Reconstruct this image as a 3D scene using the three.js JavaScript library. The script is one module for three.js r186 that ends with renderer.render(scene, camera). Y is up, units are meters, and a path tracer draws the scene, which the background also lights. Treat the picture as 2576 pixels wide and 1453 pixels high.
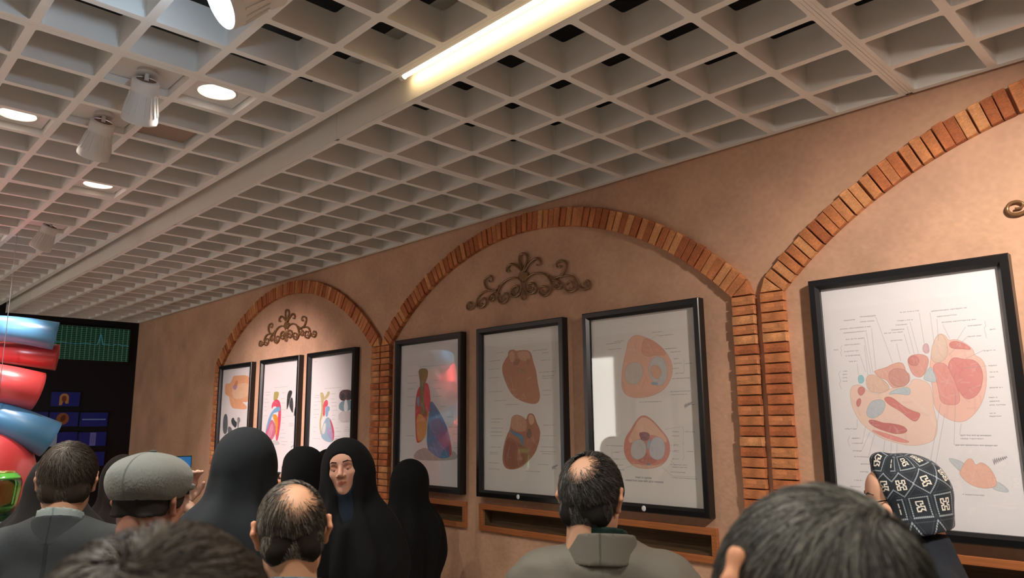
import * as THREE from 'three';
import { mergeGeometries, mergeVertices } from 'three/addons/utils/BufferGeometryUtils.js';
import { RoundedBoxGeometry } from 'three/addons/geometries/RoundedBoxGeometry.js';
import { RectAreaLightUniformsLib } from 'three/addons/lights/RectAreaLightUniformsLib.js';

// ---------------------------------------------------------------- camera, exposure
const scene = new THREE.Scene();
scene.background = new THREE.Color(0x000000);
const rad = THREE.MathUtils.degToRad;
const camera = new THREE.PerspectiveCamera(43.05, 2576 / 1453, 0.05, 60);
camera.position.set(0, 1.7, 2.85);
camera.rotation.order = 'YXZ';
camera.rotation.set(rad(10.277), rad(45.592), rad(-0.562));
camera.focus = 3.3;
camera.userData.fStop = 5;
const renderer = new THREE.WebGLRenderer({ antialias: true });
renderer.toneMapping = THREE.LinearToneMapping;
renderer.toneMappingExposure = 0.84;
renderer.shadowMap.enabled = true;
RectAreaLightUniformsLib.init();

// ---------------------------------------------------------------- constants of the room (metres)
const FL = -0.06;                    // floor
const CEIL = 2.875;                  // underside of the coffers along the poster wall
const CEIL_HIGH = 2.947;             // underside of the coffers over the middle of the room
const X_END = -9.2, X_NEAR = 3.2, Z_REAR = 5.85, TOP = 3.24;

// ---------------------------------------------------------------- helpers
function rng(seed) { let s = seed >>> 0; return () => { s = (s + 0x6d2b79f5) | 0; let t = Math.imul(s ^ (s >>> 15), 1 | s); t = (t + Math.imul(t ^ (t >>> 7), 61 | t)) ^ t; return ((t ^ (t >>> 14)) >>> 0) / 4294967296; }; }
const taken = new Map();
function numbered(name) { const n = taken.get(name) || 0; taken.set(name, n + 1); return n ? name + '_' + String(n).padStart(3, '0') : name; }
function part(name, geometry, material, parent) {
  const m = new THREE.Mesh(geometry, material);
  m.name = name; m.castShadow = true; m.receiveShadow = true;
  parent.add(m);
  return m;
}
function thing(name, label, category, pos = [0, 0, 0], turn = 0, group) {
  const o = new THREE.Group();
  o.name = numbered(name); o.position.set(...pos); o.rotation.y = turn;
  o.userData = { label, category };
  if (group) o.userData.group = group;
  scene.add(o);
  return o;
}
function struct(name, label, category) {
  const o = new THREE.Group();
  o.name = name; o.userData = { kind: 'structure', label, category };
  scene.add(o);
  return o;
}
function box(w, h, d, x = 0, y = 0, z = 0) { return new THREE.BoxGeometry(w, h, d).translate(x, y, z); }
function rbox(w, h, d, r, x = 0, y = 0, z = 0) { return new RoundedBoxGeometry(w, h, d, 2, r).translate(x, y, z); }
const V = (x, y, z) => new THREE.Vector3(x, y, z);

// value noise, tiling
function noiseGrid(n, seed) { const r = rng(seed), g = new Float32Array(n * n); for (let i = 0; i < g.length; i++) g[i] = r(); return (x, y) => { x = ((x % n) + n) % n; y = ((y % n) + n) % n; const x0 = Math.floor(x), y0 = Math.floor(y), fx = x - x0, fy = y - y0, x1 = (x0 + 1) % n, y1 = (y0 + 1) % n, sx = fx * fx * (3 - 2 * fx), sy = fy * fy * (3 - 2 * fy); return (g[y0 * n + x0] * (1 - sx) + g[y0 * n + x1] * sx) * (1 - sy) + (g[y1 * n + x0] * (1 - sx) + g[y1 * n + x1] * sx) * sy; }; }
function texture(size, fn, repeat = 1, color = true) {
  const d = new Uint8Array(size * size * 4);
  for (let y = 0; y < size; y++) for (let x = 0; x < size; x++) { const c = fn(x / size, y / size); for (let k = 0; k < 3; k++) d[(y * size + x) * 4 + k] = Math.max(0, Math.min(255, c[k])); d[(y * size + x) * 4 + 3] = 255; }
  const t = new THREE.DataTexture(d, size, size);
  t.magFilter = THREE.LinearFilter; t.minFilter = THREE.LinearFilter; t.wrapS = t.wrapT = THREE.RepeatWrapping; t.repeat.set(repeat, repeat);
  if (color) t.colorSpace = THREE.SRGBColorSpace;
  t.needsUpdate = true;
  return t;
}
const N8 = noiseGrid(8, 1), N16 = noiseGrid(16, 2), N64 = noiseGrid(64, 3), N128 = noiseGrid(128, 4);
const mottled = (base, a, b) => texture(512, (u, v) => { const n = (N8(u * 8, v * 8) - 0.5) * a + (N16(u * 16, v * 16) - 0.5) * a * 0.7 + (N128(u * 128, v * 128) - 0.5) * b; return base.map((c) => c * (1 + n)); }, 0.5);
const grain = (size = 256) => texture(size, (u, v) => { const n = 128 + (N64(u * 64, v * 64) - 0.5) * 120 + (N128(u * 128, v * 128) - 0.5) * 120; return [n, n, n]; }, 1, false);
const std = (o) => new THREE.MeshStandardMaterial(o), phys = (o) => new THREE.MeshPhysicalMaterial(o);
const fineBump = grain();
const weave = texture(128, (u, v) => { const n = 128 + 60 * Math.sin(u * Math.PI * 2 * 32) * Math.sin(v * Math.PI * 2 * 32) + (N64(u * 64, v * 64) - 0.5) * 70; return [n, n, n]; }, 8, false);

const M = {
  plaster: std({ map: mottled([206, 164, 135], 0.10, 0.05), roughness: 0.95, bumpMap: fineBump, bumpScale: 0.0015 }),
  darkWall: std({ color: 0x0d0a12, roughness: 0.8 }),
  rearWall: std({ map: mottled([196, 170, 150], 0.08, 0.04), roughness: 0.95 }),
  floor: std({ map: mottled([206, 200, 190], 0.08, 0.05), roughness: 0.4 }),
  coffer: std({ color: 0xf2eee8, roughness: 0.6 }),
  fascia: std({ color: 0xe4ddd2, roughness: 0.55 }),
  plenum: std({ color: 0x15191c, roughness: 0.95 }),
  joint: std({ color: 0x6b4630, roughness: 1 }),
  blackFrame: phys({ color: 0x0b0c0f, roughness: 0.38, clearcoat: 0.25, clearcoatRoughness: 0.25 }),
  whiteGloss: std({ color: 0xe9e9ea, roughness: 0.3 }),
  bronze: phys({ color: 0x8d6a48, metalness: 0.45, roughness: 0.26 }),
  lampWhite: std({ color: 0xdcd6d2, roughness: 0.45 }),
  lampBack: std({ color: 0x8a7362, roughness: 0.8 }),
  steel: std({ color: 0xb8b8bc, metalness: 1, roughness: 0.3 }),
};
const brickTones = [[210, 140, 90], [200, 126, 78], [192, 114, 70], [217, 152, 100], [204, 131, 84], [184, 107, 65]].map((c, i) => std({
  map: texture(128, (u, v) => { const n = (N8(u * 8 + i, v * 2) - 0.5) * 0.22 + (N64(u * 24, v * 64 + i * 9) - 0.5) * 0.16 + (N128(u * 128, v * 128) - 0.5) * 0.1; return c.map((k) => k * (1 + n)); }, 6),
  roughness: 0.85, bumpMap: fineBump, bumpScale: 0.002 }));
const woodTex = (c) => texture(256, (u, v) => { const n = (N16(u * 2, v * 16) - 0.5) * 0.35 + (N128(u * 8, v * 128) - 0.5) * 0.25; return c.map((k) => k * (1 + n)); }, 2);
M.wood = std({ map: woodTex([172, 104, 58]), roughness: 0.5 });
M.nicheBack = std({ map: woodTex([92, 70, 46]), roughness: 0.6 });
const PRINTS = {
  D: [
    ["f","#fbd9c6",135,441,159,429,202,431,240,462,297,475,375,447,479,444,491,416,537,417,588,436,597,481,593,532,604,582,602,621,577,662,515,677,452,683,375,672,297,656,234,627,180,592,150,556,130,513,127,471],
    ["f","#fac9b6",600,357,627,278,663,237,699,248,710,272,748,265,803,288,834,317,831,334,864,346,883,380,875,450,845,514,803,556,749,588,692,588,636,566,597,532,601,453,593,408],
    ["f","#e58b84",698,356,730,335,772,348,828,350,859,379,863,423,836,481,776,507,743,485,715,434,693,389],
    ["f","#ee9d92",615,358,683,355,711,412,737,479,730,523,658,522,631,505,631,454,617,397],
    ["f","#dd8078",709,283,740,271,795,288,827,314,771,306,720,303],
    ["f","#eacdb9",622,284,663,237,695,251,705,311,685,344,638,359,606,340],
    ["f","#dcb3b8",573,281,601,271,607,312,583,316,570,304],
    ["f","#e9a595",479,334,505,318,553,315,597,328,592,362,554,412,508,405,489,375],
    ["f","#d98178",479,334,521,316,549,338,530,365,491,358],
    ["f","#ecb19c",286,373,362,362,388,351,446,342,463,363,464,386,486,393,481,433,407,448,375,447,355,414,315,404,285,382],
    ["f","#d99a8a",363,388,402,366,465,375,481,404,472,438,407,448,370,424],
    ["f","#ecc7ae",232,396,276,385,331,411,367,441,357,459,306,469,248,462,231,437],
    ["f","#8fd2dc",185,391,216,388,222,419,185,427],
    ["f","#c3d3da",346,476,390,454,479,444,478,479,443,478,404,471],
    ["f","#c9d8dd",554,412,599,363,618,392,627,432,604,431,567,424],
    ["f","#c1cdd4",210,556,233,515,260,498,303,493,334,505,321,540,285,563,242,574],
    ["f","#e07a72",320,487,370,482,428,524,488,547,525,553,497,587,467,581,410,541,349,517],
    ["f","#cf6a66",216,580,258,577,306,592,354,592,425,604,445,627,380,638,301,621,246,604],
    ["f","#dd8178",179,442,209,437,224,455,195,479,175,466],
    ["f","#d9786f",163,496,186,484,192,502,172,526,160,514],
    ["f","#f49a90",219,615,298,647,391,669,454,669,409,655,316,633],
    ["f","#c9d3d8",624,719,732,744,718,787,691,777],
    ["f","#c9d3d8",861,798,938,852,821,836],
    ["f","#f6bfa8",691,777,734,728,762,727,772,754,802,737,840,757,862,793,867,824,821,836,760,833,714,813,690,788],
    ["l","#9a9aa2",236,139,325,146,397,345],
    ["l","#9a9aa2",294,190,295,368],
    ["l","#9a9aa2",261,209,276,382],
    ["l","#9a9aa2",245,232,263,385],
    ["l","#9a9aa2",241,263,246,390],
    ["l","#9a9aa2",213,310,234,378],
    ["l","#9a9aa2",188,339,190,388],
    ["l","#9a9aa2",478,229,498,312],
    ["l","#9a9aa2",499,198,522,313],
    ["l","#9a9aa2",517,181,545,314],
    ["l","#9a9aa2",429,267,443,339],
    ["l","#9a9aa2",573,147,582,273],
    ["l","#9a9aa2",631,151,635,279],
    ["l","#9a9aa2",664,180,659,269],
    ["l","#9a9aa2",691,205,719,264],
    ["l","#9a9aa2",806,221,750,277],
    ["l","#9a9aa2",814,258,702,328],
    ["l","#9a9aa2",883,317,786,346],
    ["l","#9a9aa2",887,378,767,382],
    ["l","#9a9aa2",157,574,152,609],
    ["l","#9a9aa2",204,603,173,674],
    ["l","#9a9aa2",226,627,165,707],
    ["l","#9a9aa2",250,639,204,729],
    ["l","#9a9aa2",308,662,287,725],
    ["l","#9a9aa2",343,670,331,730],
    ["l","#9a9aa2",375,675,363,732],
    ["l","#9a9aa2",633,516,529,787],
    ["l","#9a9aa2",649,555,554,797],
    ["l","#9a9aa2",716,479,678,675,887,676],
    ["l","#9a9aa2",727,594,713,637,866,639],
    ["l","#9a9aa2",106,255,96,267,100,280,93,286,97,304],
    ["l","#9a9aa2",83,366,68,378,77,409,67,421,77,445],
    ["l","#9a9aa2",100,645,88,666,96,690],
    ["l","#9a9aa2",904,206,906,225,897,233,902,272],
    ["t","",129,149,71],
    ["t","",232,140,94],
    ["t","",229,162,86],
    ["t","",102,185,188],
    ["t","",118,203,144],
    ["t","",132,232,114],
    ["t","",120,256,97],
    ["t","",116,284,88],
    ["t","",122,303,93],
    ["t","",137,328,53],
    ["t","",467,139,107],
    ["t","",446,173,88],
    ["t","",435,190,65],
    ["t","",408,209,73],
    ["t","",365,220,107],
    ["t","",398,253,69],
    ["t","",639,147,185],
    ["t","",666,171,104],
    ["t","",688,196,175],
    ["t","",817,219,71],
    ["t","",814,261,64],
    ["t","",882,320,56],
    ["t","",894,378,41],
    ["t","",897,402,41],
    ["t","",894,421,27],
    ["t","",887,461,62],
    ["t","",878,498,41],
    ["t","",879,512,48],
    ["t","",877,526,75],
    ["t","",872,557,28],
    ["t","",870,568,55],
    ["t","",716,640,152],
    ["t","",714,652,114],
    ["t","",685,677,205],
    ["t","",77,615,75],
    ["t","",116,654,52],
    ["t","",113,675,65],
    ["t","",113,707,52],
    ["t","",119,731,86],
    ["t","",153,760,60],
    ["t","",145,792,51],
    ["t","",106,828,51],
    ["t","",76,855,70],
    ["t","",692,862,106],
    ["t","",399,726,56],
    ["t","",50,274,31],
    ["t","",923,240,34],
    ["t","",96,369,27],
    ["t","",94,382,27],
    ["t","",92,397,27],
    ["t","",90,412,27],
  ],
  A: [
    ["f","#c9a93f",304,182,332,249,347,298,338,427,367,503,483,525,463,735,533,515,430,472,413,311,475,248,479,186],
    ["f","#dd4a45",334,308,283,361,260,469,282,705,334,715,436,683,483,515,425,300],
    ["f","#8d8048",304,182,332,249,352,298,346,428,375,514,457,525,416,429,405,310,475,248,479,186],
    ["f","#e8575e",438,284,490,302,525,388,528,494,444,498,416,429,413,311],
    ["f","#eca04c",288,502,393,514,471,567,461,662,360,710,294,684],
    ["f","#5f86b8",525,409,607,453,731,538,829,640,873,740,855,801,784,817,664,814,539,765,463,735,484,567,507,494],
    ["f","#8a6a9a",484,567,682,527,805,630,842,731,831,781,735,732,561,641],
    ["f","#4f8fc4",463,725,687,743,699,783,831,806,688,814,515,776],
    ["f","#cf3f4d",829,680,877,750,866,801,831,806,842,741],
    ["f","#7fa8d0",292,378,337,390,334,460,294,448],
    ["f","#b6b3b1",234,838,271,779,387,752,468,747,565,785,688,819,855,806,878,758,948,779,978,823],
    ["l","#444",532,489,557,463,594,458,625,485,596,521,553,524,532,489],
    ["l","#444",485,599,509,546,539,531,565,578,541,651,499,667,485,599],
    ["l","#444",330,169,550,171,774,172],
    ["t","",117,230,188],
    ["t","",119,283,162],
    ["t","",121,325,134],
    ["t","",109,383,148],
    ["t","",112,446,134],
    ["t","",120,663,134],
    ["t","",578,275,75],
    ["t","",579,334,124],
    ["t","",568,389,149],
    ["t","",693,460,73],
    ["t","",804,533,94],
    ["t","",828,604,141],
    ["t","",888,650,88],
    ["t","",889,708,88],
    ["t","",901,740,69],
  ],
  B: [
    ["f","#c98b6b",342,121,413,117,443,131,532,126,619,136,647,165,664,208,700,265,717,348,743,403,736,444,694,466,581,459,426,424,348,375,298,317,258,258,259,209,311,168,341,155],
    ["f","#dca98a",352,132,413,125,432,179,391,205,351,175],
    ["f","#dca98a",452,137,551,132,618,145,636,188,549,203,472,171],
    ["f","#a8714f",407,206,432,183,481,181,495,196,461,218,415,218],
    ["f","#b98b68",450,241,490,236,557,259,567,274,508,276,460,258],
    ["f","#b27d60",585,186,608,185,616,215,597,225,580,214],
    ["f","#b9795a",424,527,374,545,364,591,353,619,302,666,261,741,249,815,289,860,398,864,514,841,600,799,666,762,705,717,734,664,736,619,691,574,664,524,589,521,569,565,540,546,483,532],
    ["f","#d39e7f",424,527,374,545,364,591,383,619,500,638,577,619,569,565,540,546,483,532],
    ["f","#a0603f",322,666,382,675,460,702,555,728,630,745,572,809,456,847,319,860,270,806,285,731],
    ["f","#5d8fb5",353,615,422,638,528,651,527,692,516,738,502,692,460,665,363,638],
    ["f","#84664f",567,642,586,615,624,615,636,651,613,671,575,669],
    ["f","#ddb08f",594,528,655,529,672,574,625,597,597,574],
    ["l","#a4704f",371,195,409,301,348,356],
    ["l","#a4704f",430,245,389,320,378,376],
    ["l","#a4704f",362,675,340,767,319,841],
    ["l","#a4704f",421,675,439,766,398,849],
    ["l","#a4704f",479,683,516,765,495,837],
    ["t","",176,128,104],
    ["t","",80,177,148],
    ["t","",69,231,148],
    ["t","",69,288,147],
    ["t","",68,378,188],
    ["t","",162,436,164],
    ["t","",306,464,159],
    ["t","",666,138,169],
    ["t","",779,158,73],
    ["t","",758,203,111],
    ["t","",737,275,201],
    ["t","",774,300,145],
    ["t","",773,313,128],
    ["t","",771,386,109],
    ["t","",779,413,91],
    ["t","",98,552,166],
    ["t","",98,572,125],
    ["t","",98,610,165],
    ["t","",87,634,165],
    ["t","",87,658,165],
    ["t","",86,729,145],
    ["t","",75,762,125],
    ["t","",75,772,124],
    ["t","",64,828,145],
    ["t","",74,866,145],
    ["t","",782,593,126],
    ["t","",762,655,144],
    ["t","",741,721,162],
    ["t","",731,748,180],
    ["t","",758,761,144],
    ["t","",701,824,127],
    ["t","",551,867,177],
    ["t","",880,845,53],
  ],
  C: [
    ["f","#eeb593",448,106,373,138,362,182,315,261,292,369,305,414,368,446,494,453,619,438,711,407,767,357,786,307,768,255,713,201,626,152,534,125],
    ["f","#e29b78",534,129,625,157,705,200,740,237,635,227,557,237,497,207,516,164],
    ["f","#cfc6b8",364,264,477,255,520,314,469,374,356,379,328,316],
    ["f","#c9c8c4",587,256,635,233,694,243,736,288,734,348,690,389,630,392,580,351,560,298],
    ["f","#e0a882",585,282,661,285,688,329,640,362,581,334],
    ["f","#7fb0c4",578,373,624,372,653,381,623,387,585,383],
    ["f","#db7f66",440,557,364,626,313,661,293,722,314,773,390,815,513,822,620,809,696,774,729,724,719,667,664,625,578,566,504,540],
    ["f","#efbb98",447,565,388,626,337,669,359,695,448,669,557,642,646,659,688,692,712,667,656,630,578,575,503,550],
    ["f","#c9c6c2",448,669,384,682,357,730,378,768,440,778,495,762,514,715,494,677],
    ["f","#c4c8cb",617,652,563,668,533,719,548,761,600,775,653,767,685,725,675,671],
    ["f","#c4634c",512,736,541,765,622,778,530,799,408,782,487,763],
    ["f","#8e3f46",450,630,550,634,540,672,478,677,456,660],
    ["f","#9fb4bb",517,677,555,668,540,710,517,727],
    ["f","#4f9aa8",508,798,531,792,548,801,532,813,511,810],
    ["f","#e9b58f",360,794,499,804,620,799,681,775,620,809,513,822,398,816],
    ["l","#8f8f94",881,260,890,269,881,294,889,299,880,302,886,324,875,334],
    ["l","#8f8f94",843,601,853,617,842,682,853,686,841,690,844,755,831,773],
    ["l","#8f8f94",126,608,133,644,122,675],
    ["l","#8f8f94",178,723,174,785],
    ["l","#8f8f94",732,696,817,703],
    ["l","#8f8f94",722,725,800,732],
    ["l","#8f8f94",725,774,766,797],
    ["l","#8f8f94",317,730,202,741],
    ["l","#8f8f94",330,773,199,780],
    ["l","#8f8f94",375,807,245,836],
    ["l","#8f8f94",713,201,787,200],
    ["l","#8f8f94",595,142,674,120],
    ["l","#8f8f94",649,808,733,851,943,849],
    ["l","#8f8f94",694,617,826,605],
    ["t","",614,108,91],
    ["t","",673,129,135],
    ["t","",728,202,103],
    ["t","",771,221,88],
    ["t","",797,257,44],
    ["t","",795,282,73],
    ["t","",778,307,59],
    ["t","",805,333,73],
    ["t","",774,359,158],
    ["t","",754,425,173],
    ["t","",753,441,144],
    ["t","",462,474,215],
    ["t","",752,629,57],
    ["t","",750,650,58],
    ["t","",761,695,43],
    ["t","",758,724,43],
    ["t","",740,765,58],
    ["t","",866,629,84],
    ["t","",871,727,56],
    ["t","",723,794,143],
    ["t","",737,806,128],
    ["t","",720,831,129],
    ["t","",732,859,212],
    ["t","",240,135,100],
    ["t","",154,144,152],
    ["t","",169,177,135],
    ["t","",151,626,83],
    ["t","",140,662,67],
    ["t","",120,706,167],
    ["t","",185,741,66],
    ["t","",183,776,66],
    ["t","",148,807,132],
    ["t","",163,833,131],
    ["t","",209,880,17],
    ["t","",217,893,16],
    ["t","",896,286,57],
    ["t","",906,494,56],
  ],
  F1: [
    ["f","#f0b184",86,138,248,157,333,114,356,74,540,78,749,79,964,108,980,359,680,341,894,392,872,426,605,414,392,407,305,356,257,275,96,262],
    ["f","#f3c8a4",379,188,556,157,938,160,956,290,676,319,435,314,347,259],
    ["f","#d98c66",422,171,459,127,534,125,529,174,492,218,415,216,363,187],
    ["f","#a98ab8",376,174,451,167,502,191,491,216,414,211],
    ["f","#5c6268",90,462,248,461,283,663,102,668],
    ["f","#2f3338",383,517,455,496,509,536,586,545,579,588,538,606,442,579,384,548],
    ["f","#8a8d90",577,501,666,498,703,537,647,554,653,632,612,632,602,554],
    ["f","#6c6f73",276,597,336,588,433,614,444,667,291,668],
    ["l","#6b6d70",524,431,542,553],
    ["l","#6b6d70",602,554,608,658],
    ["l","#6b6d70",765,632,849,615,941,648],
    ["l","#6b6d70",673,615,766,640],
    ["l","#6b6d70",287,194,354,295,499,333],
  ],
  F2: [
    ["f","#b7ad5c",314,269,460,273,453,309,408,349,306,355,312,306],
    ["f","#e3506e",267,436,259,387,331,347,432,341,513,375,549,456,542,575,489,726,425,718,422,615,458,519,472,439,391,405,314,404],
    ["f","#7fb4dc",178,533,246,468,368,421,505,407,523,447,425,462,298,469,217,615,120,663,125,615],
    ["f","#efa030",275,485,402,478,471,519,467,662,408,686,416,575],
    ["f","#d9718f",187,590,280,517,389,566,426,639,359,703,212,748,107,745,82,704],
    ["f","#e59ab2",217,615,297,550,356,599,304,679,208,720,165,696],
    ["f","#d5d2d2",70,761,107,746,212,750,362,719,488,722,581,760],
    ["f","#1b1c20",695,268,853,271,779,348,729,426,691,449],
    ["f","#33353a",824,325,865,365,876,444,868,479,804,443,758,403,780,356],
    ["f","#1b1c20",920,421,943,413,942,500,895,500],
    ["l","#8a8a8a",698,501,954,500],
    ["l","#8a8a8a",695,267,698,501],
    ["t","",308,232,402],
    ["t","",52,271,158],
    ["t","",48,296,158],
    ["t","",40,334,80],
    ["t","",46,367,132],
    ["t","",39,408,80],
    ["t","",44,442,80],
    ["t","",52,491,106],
    ["t","",525,287,111],
    ["t","",532,339,99],
    ["t","",538,379,99],
    ["t","",559,440,111],
    ["t","",557,511,111],
    ["t","",565,563,73],
    ["t","",568,622,74],
    ["t","",565,654,122],
    ["t","",546,694,123],
    ["t","",588,729,182],
    ["t","",592,756,122],
    ["t","",772,564,131],
    ["t","",774,576,130],
    ["t","",775,587,131],
    ["t","",843,730,70],
  ],
  F3: [
    ["f","#c9bd83",216,303,313,313,329,365,302,409,313,512,263,541,281,615,277,680,236,593,240,526,276,468,255,364],
    ["f","#c9bd83",297,361,389,329,397,304,465,305,442,338,351,373],
    ["f","#e2566b",311,394,382,366,426,389,419,425,357,432,364,498,324,516,302,468],
    ["f","#86b6d8",368,432,460,422,471,463,434,469,437,499,397,520,374,498],
    ["f","#9fbcd0",397,520,470,521,537,572,583,636,589,693,551,725,407,719,289,688,283,637,329,571],
    ["f","#dfe3e0",302,615,350,564,396,564,392,615,359,658,307,658],
    ["f","#b7a3cc",399,636,498,593,565,658,560,715,486,686],
    ["f","#d9506c",470,521,536,564,593,636,593,693,561,722,565,658,518,593],
    ["f","#d8d5d5",609,693,668,685,730,713,741,729,572,729],
    ["f","#5a3a40",677,296,977,300,978,388,681,390],
    ["f","#7fa0aa",681,390,977,378,981,469,679,472],
    ["f","#d9d3d4",679,472,981,469,980,559,681,561],
    ["f","#2c2a2e",726,330,794,324,809,374,710,383],
    ["f","#2c2a2e",853,325,922,331,950,370,857,375],
    ["f","#e4e6e8",799,381,857,375,895,475,788,481],
    ["l","#7a6a6a",677,296,977,300,980,561,681,561,677,296],
    ["l","#7a6a6a",399,535,445,578,428,618,391,600,380,556,399,535],
    ["t","",331,276,390],
    ["t","",88,330,131],
    ["t","",80,349,130],
    ["t","",94,383,152],
    ["t","",76,413,87],
    ["t","",80,450,130],
    ["t","",85,492,129],
    ["t","",77,518,65],
    ["t","",86,600,86],
    ["t","",90,637,65],
    ["t","",86,696,171],
    ["t","",492,324,102],
    ["t","",496,368,82],
    ["t","",499,397,122],
    ["t","",512,427,122],
    ["t","",526,463,121],
    ["t","",530,503,81],
    ["t","",533,536,61],
    ["t","",611,608,70],
    ["t","",624,636,138],
    ["t","",607,675,119],
    ["t","",838,601,77],
    ["t","",820,618,144],
    ["t","",801,632,135],
    ["t","",55,32,22],
    ["t","",89,34,17],
  ],
};
const SCROLLS = [[7,-4,21,-22,64,-30,100,-21,120,0,124,25,112,31,89,20,58,0,21],
  [6,9,20,37,49,71,71,100,79,124,68,134,51,123,38,103,44],
  [5.5,16,-36,23,-25,52,-8,90,-2,126,-6,162,-19,189,-41,206,-70,210,-94,199,-119,179,-134,155,-135,132,-124,118,-105,124,-88,149,-82,172,-91,180,-107,168,-117,150,-112,148,-103],
  [5.5,16,-36,16,-67,26,-92,50,-109,79,-108,98,-90,92,-68,68,-53,43,-55,37,-73,51,-87,71,-86,76,-75],
  [5.5,194,-30,217,-46,252,-50,287,-41,310,-21,320,3,315,23,293,34,266,37,250,23,257,6,276,3,280,13],
  [5.5,271,-50,302,-49,335,-52,365,-65,384,-87,389,-107,381,-129,359,-139,329,-135,309,-119,308,-99,327,-86,349,-89,363,-104,359,-117,341,-118],
  [5,389,-97,400,-114,421,-131,449,-140,471,-134,479,-117,469,-100,447,-97,433,-108,439,-120,457,-120],
  [5,213,-56,240,-61,266,-73,281,-89,277,-106,258,-111,237,-102,231,-88,247,-81,262,-89,258,-98],
  [5,-1,-86,-14,-105,-13,-127,2,-135,17,-127,17,-109,3,-86],
  [5,-23,18,0,18,36,9,36,-15,2,-37,-36,-4]];
// ---------------------------------------------------------------- floor, walls
{
  const f = struct('floor', 'brown exhibition hall floor under the visitors', 'floor');
  part('floor_slab', box(X_NEAR - X_END + 0.4, 0.1, Z_REAR + 0.4, (X_NEAR + X_END) / 2, FL - 0.05, Z_REAR / 2), M.floor, f);
}
const FRAME_X = { D: -0.872, C: -2.031, B: -2.833, A: -3.636, F3: -4.789, F2: -5.578, F1: -6.406 };
const NICHE_W = 0.63, NICHE_Y0 = 1.137, NICHE_Y1 = 1.224;
{
  const w = struct('wall_right', 'beige plastered wall carrying brick arches and framed heart charts', 'wall');
  const s = new THREE.Shape();
  s.moveTo(X_END - 0.2, FL); s.lineTo(X_NEAR, FL); s.lineTo(X_NEAR, 2.97); s.lineTo(X_END - 0.2, 2.97); s.closePath();
  for (const k in FRAME_X) {
    const x = FRAME_X[k], h = new THREE.Path();
    h.moveTo(x - NICHE_W / 2, NICHE_Y0); h.lineTo(x - NICHE_W / 2, NICHE_Y1); h.lineTo(x + NICHE_W / 2, NICHE_Y1); h.lineTo(x + NICHE_W / 2, NICHE_Y0); h.closePath();
    s.holes.push(h);
  }
  part('plaster_face', new THREE.ExtrudeGeometry(s, { depth: 0.15, bevelEnabled: false }).translate(0, 0, -0.15), M.plaster, w);
  part('outer_skin', box(X_NEAR - X_END + 0.2, TOP - FL, 0.05, (X_NEAR + X_END) / 2 - 0.1, (TOP + FL) / 2, -0.175), M.plaster, w);
  part('bare_masonry', box(X_NEAR - X_END + 0.2, TOP - 2.97, 0.15, (X_NEAR + X_END) / 2 - 0.1, (TOP + 2.97) / 2, -0.075), M.plenum, w);
  const e = struct('wall_left', 'dark end wall behind the heart sculpture', 'wall');
  part('dark_board', box(0.12, TOP - FL, Z_REAR, X_END - 0.06, (TOP + FL) / 2, Z_REAR / 2), M.darkWall, e);
  const n = struct('wall_near', 'beige side wall outside the picture', 'wall');
  part('plaster_face', box(0.15, TOP - FL, Z_REAR + 0.3, X_NEAR + 0.075, (TOP + FL) / 2, Z_REAR / 2), M.rearWall, n);
  // rear wall with the bright doorway that the chart glass mirrors
  const r = struct('wall_rear', 'beige wall behind the camera with a bright window', 'wall');
  const rs = new THREE.Shape();
  rs.moveTo(X_END - 0.2, FL); rs.lineTo(X_NEAR + 0.2, FL); rs.lineTo(X_NEAR + 0.2, TOP); rs.lineTo(X_END - 0.2, TOP); rs.closePath();
  const hole = new THREE.Path(); hole.moveTo(-7.75, 0.3); hole.lineTo(-7.75, 2.66); hole.lineTo(-6.65, 2.66); hole.lineTo(-6.65, 0.3); hole.closePath(); rs.holes.push(hole);
  part('plaster_face', new THREE.ExtrudeGeometry(rs, { depth: 0.15, bevelEnabled: false }).translate(0, 0, Z_REAR), M.rearWall, r);
  const win = struct('window_1', 'bright window in the rear wall', 'window');
  part('window_light', box(1.1, 2.36, 0.02, -7.2, 1.48, Z_REAR + 0.14), std({ color: 0xffffff, emissive: new THREE.Color(1, 0.95, 0.86), emissiveIntensity: 6 }), win);
  for (const [w2, h2, x, y] of [[1.16, 0.05, -7.2, 2.66], [1.16, 0.05, -7.2, 0.3], [0.05, 2.4, -7.75, 1.48], [0.05, 2.4, -6.65, 1.48]]) part('window_frame', box(w2, h2, 0.2, x, y, Z_REAR + 0.06), M.whiteGloss, win);
  const wl = new THREE.RectAreaLight(new THREE.Color(1, 0.95, 0.86), 0.4, 1.05, 2.3);
  wl.position.set(-7.2, 1.48, Z_REAR + 0.11); wl.name = 'window_daylight'; wl.castShadow = true; win.add(wl);
  const d = struct('door_1', 'pale door in the rear wall', 'door');
  part('door_leaf', rbox(0.62, 2.05, 0.04, 0.006, -6.0, FL + 1.03, Z_REAR - 0.02), std({ color: 0xe7d9d2, roughness: 0.5 }), d);
  for (const x of [-6.34, -5.66]) part('door_frame', box(0.06, 2.1, 0.06, x, FL + 1.05, Z_REAR - 0.03), std({ color: 0x4a3a30, roughness: 0.6 }), d);
  part('door_frame', box(0.74, 0.06, 0.06, -6.0, FL + 2.13, Z_REAR - 0.03), std({ color: 0x4a3a30, roughness: 0.6 }), d);
  const p = struct('ceiling_slab', 'dark concrete slab above the open coffers', 'ceiling');
  part('slab', box(X_NEAR - X_END + 0.6, 0.12, Z_REAR + 0.6, (X_NEAR + X_END) / 2, TOP + 0.06, Z_REAR / 2), M.plenum, p);
}

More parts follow.
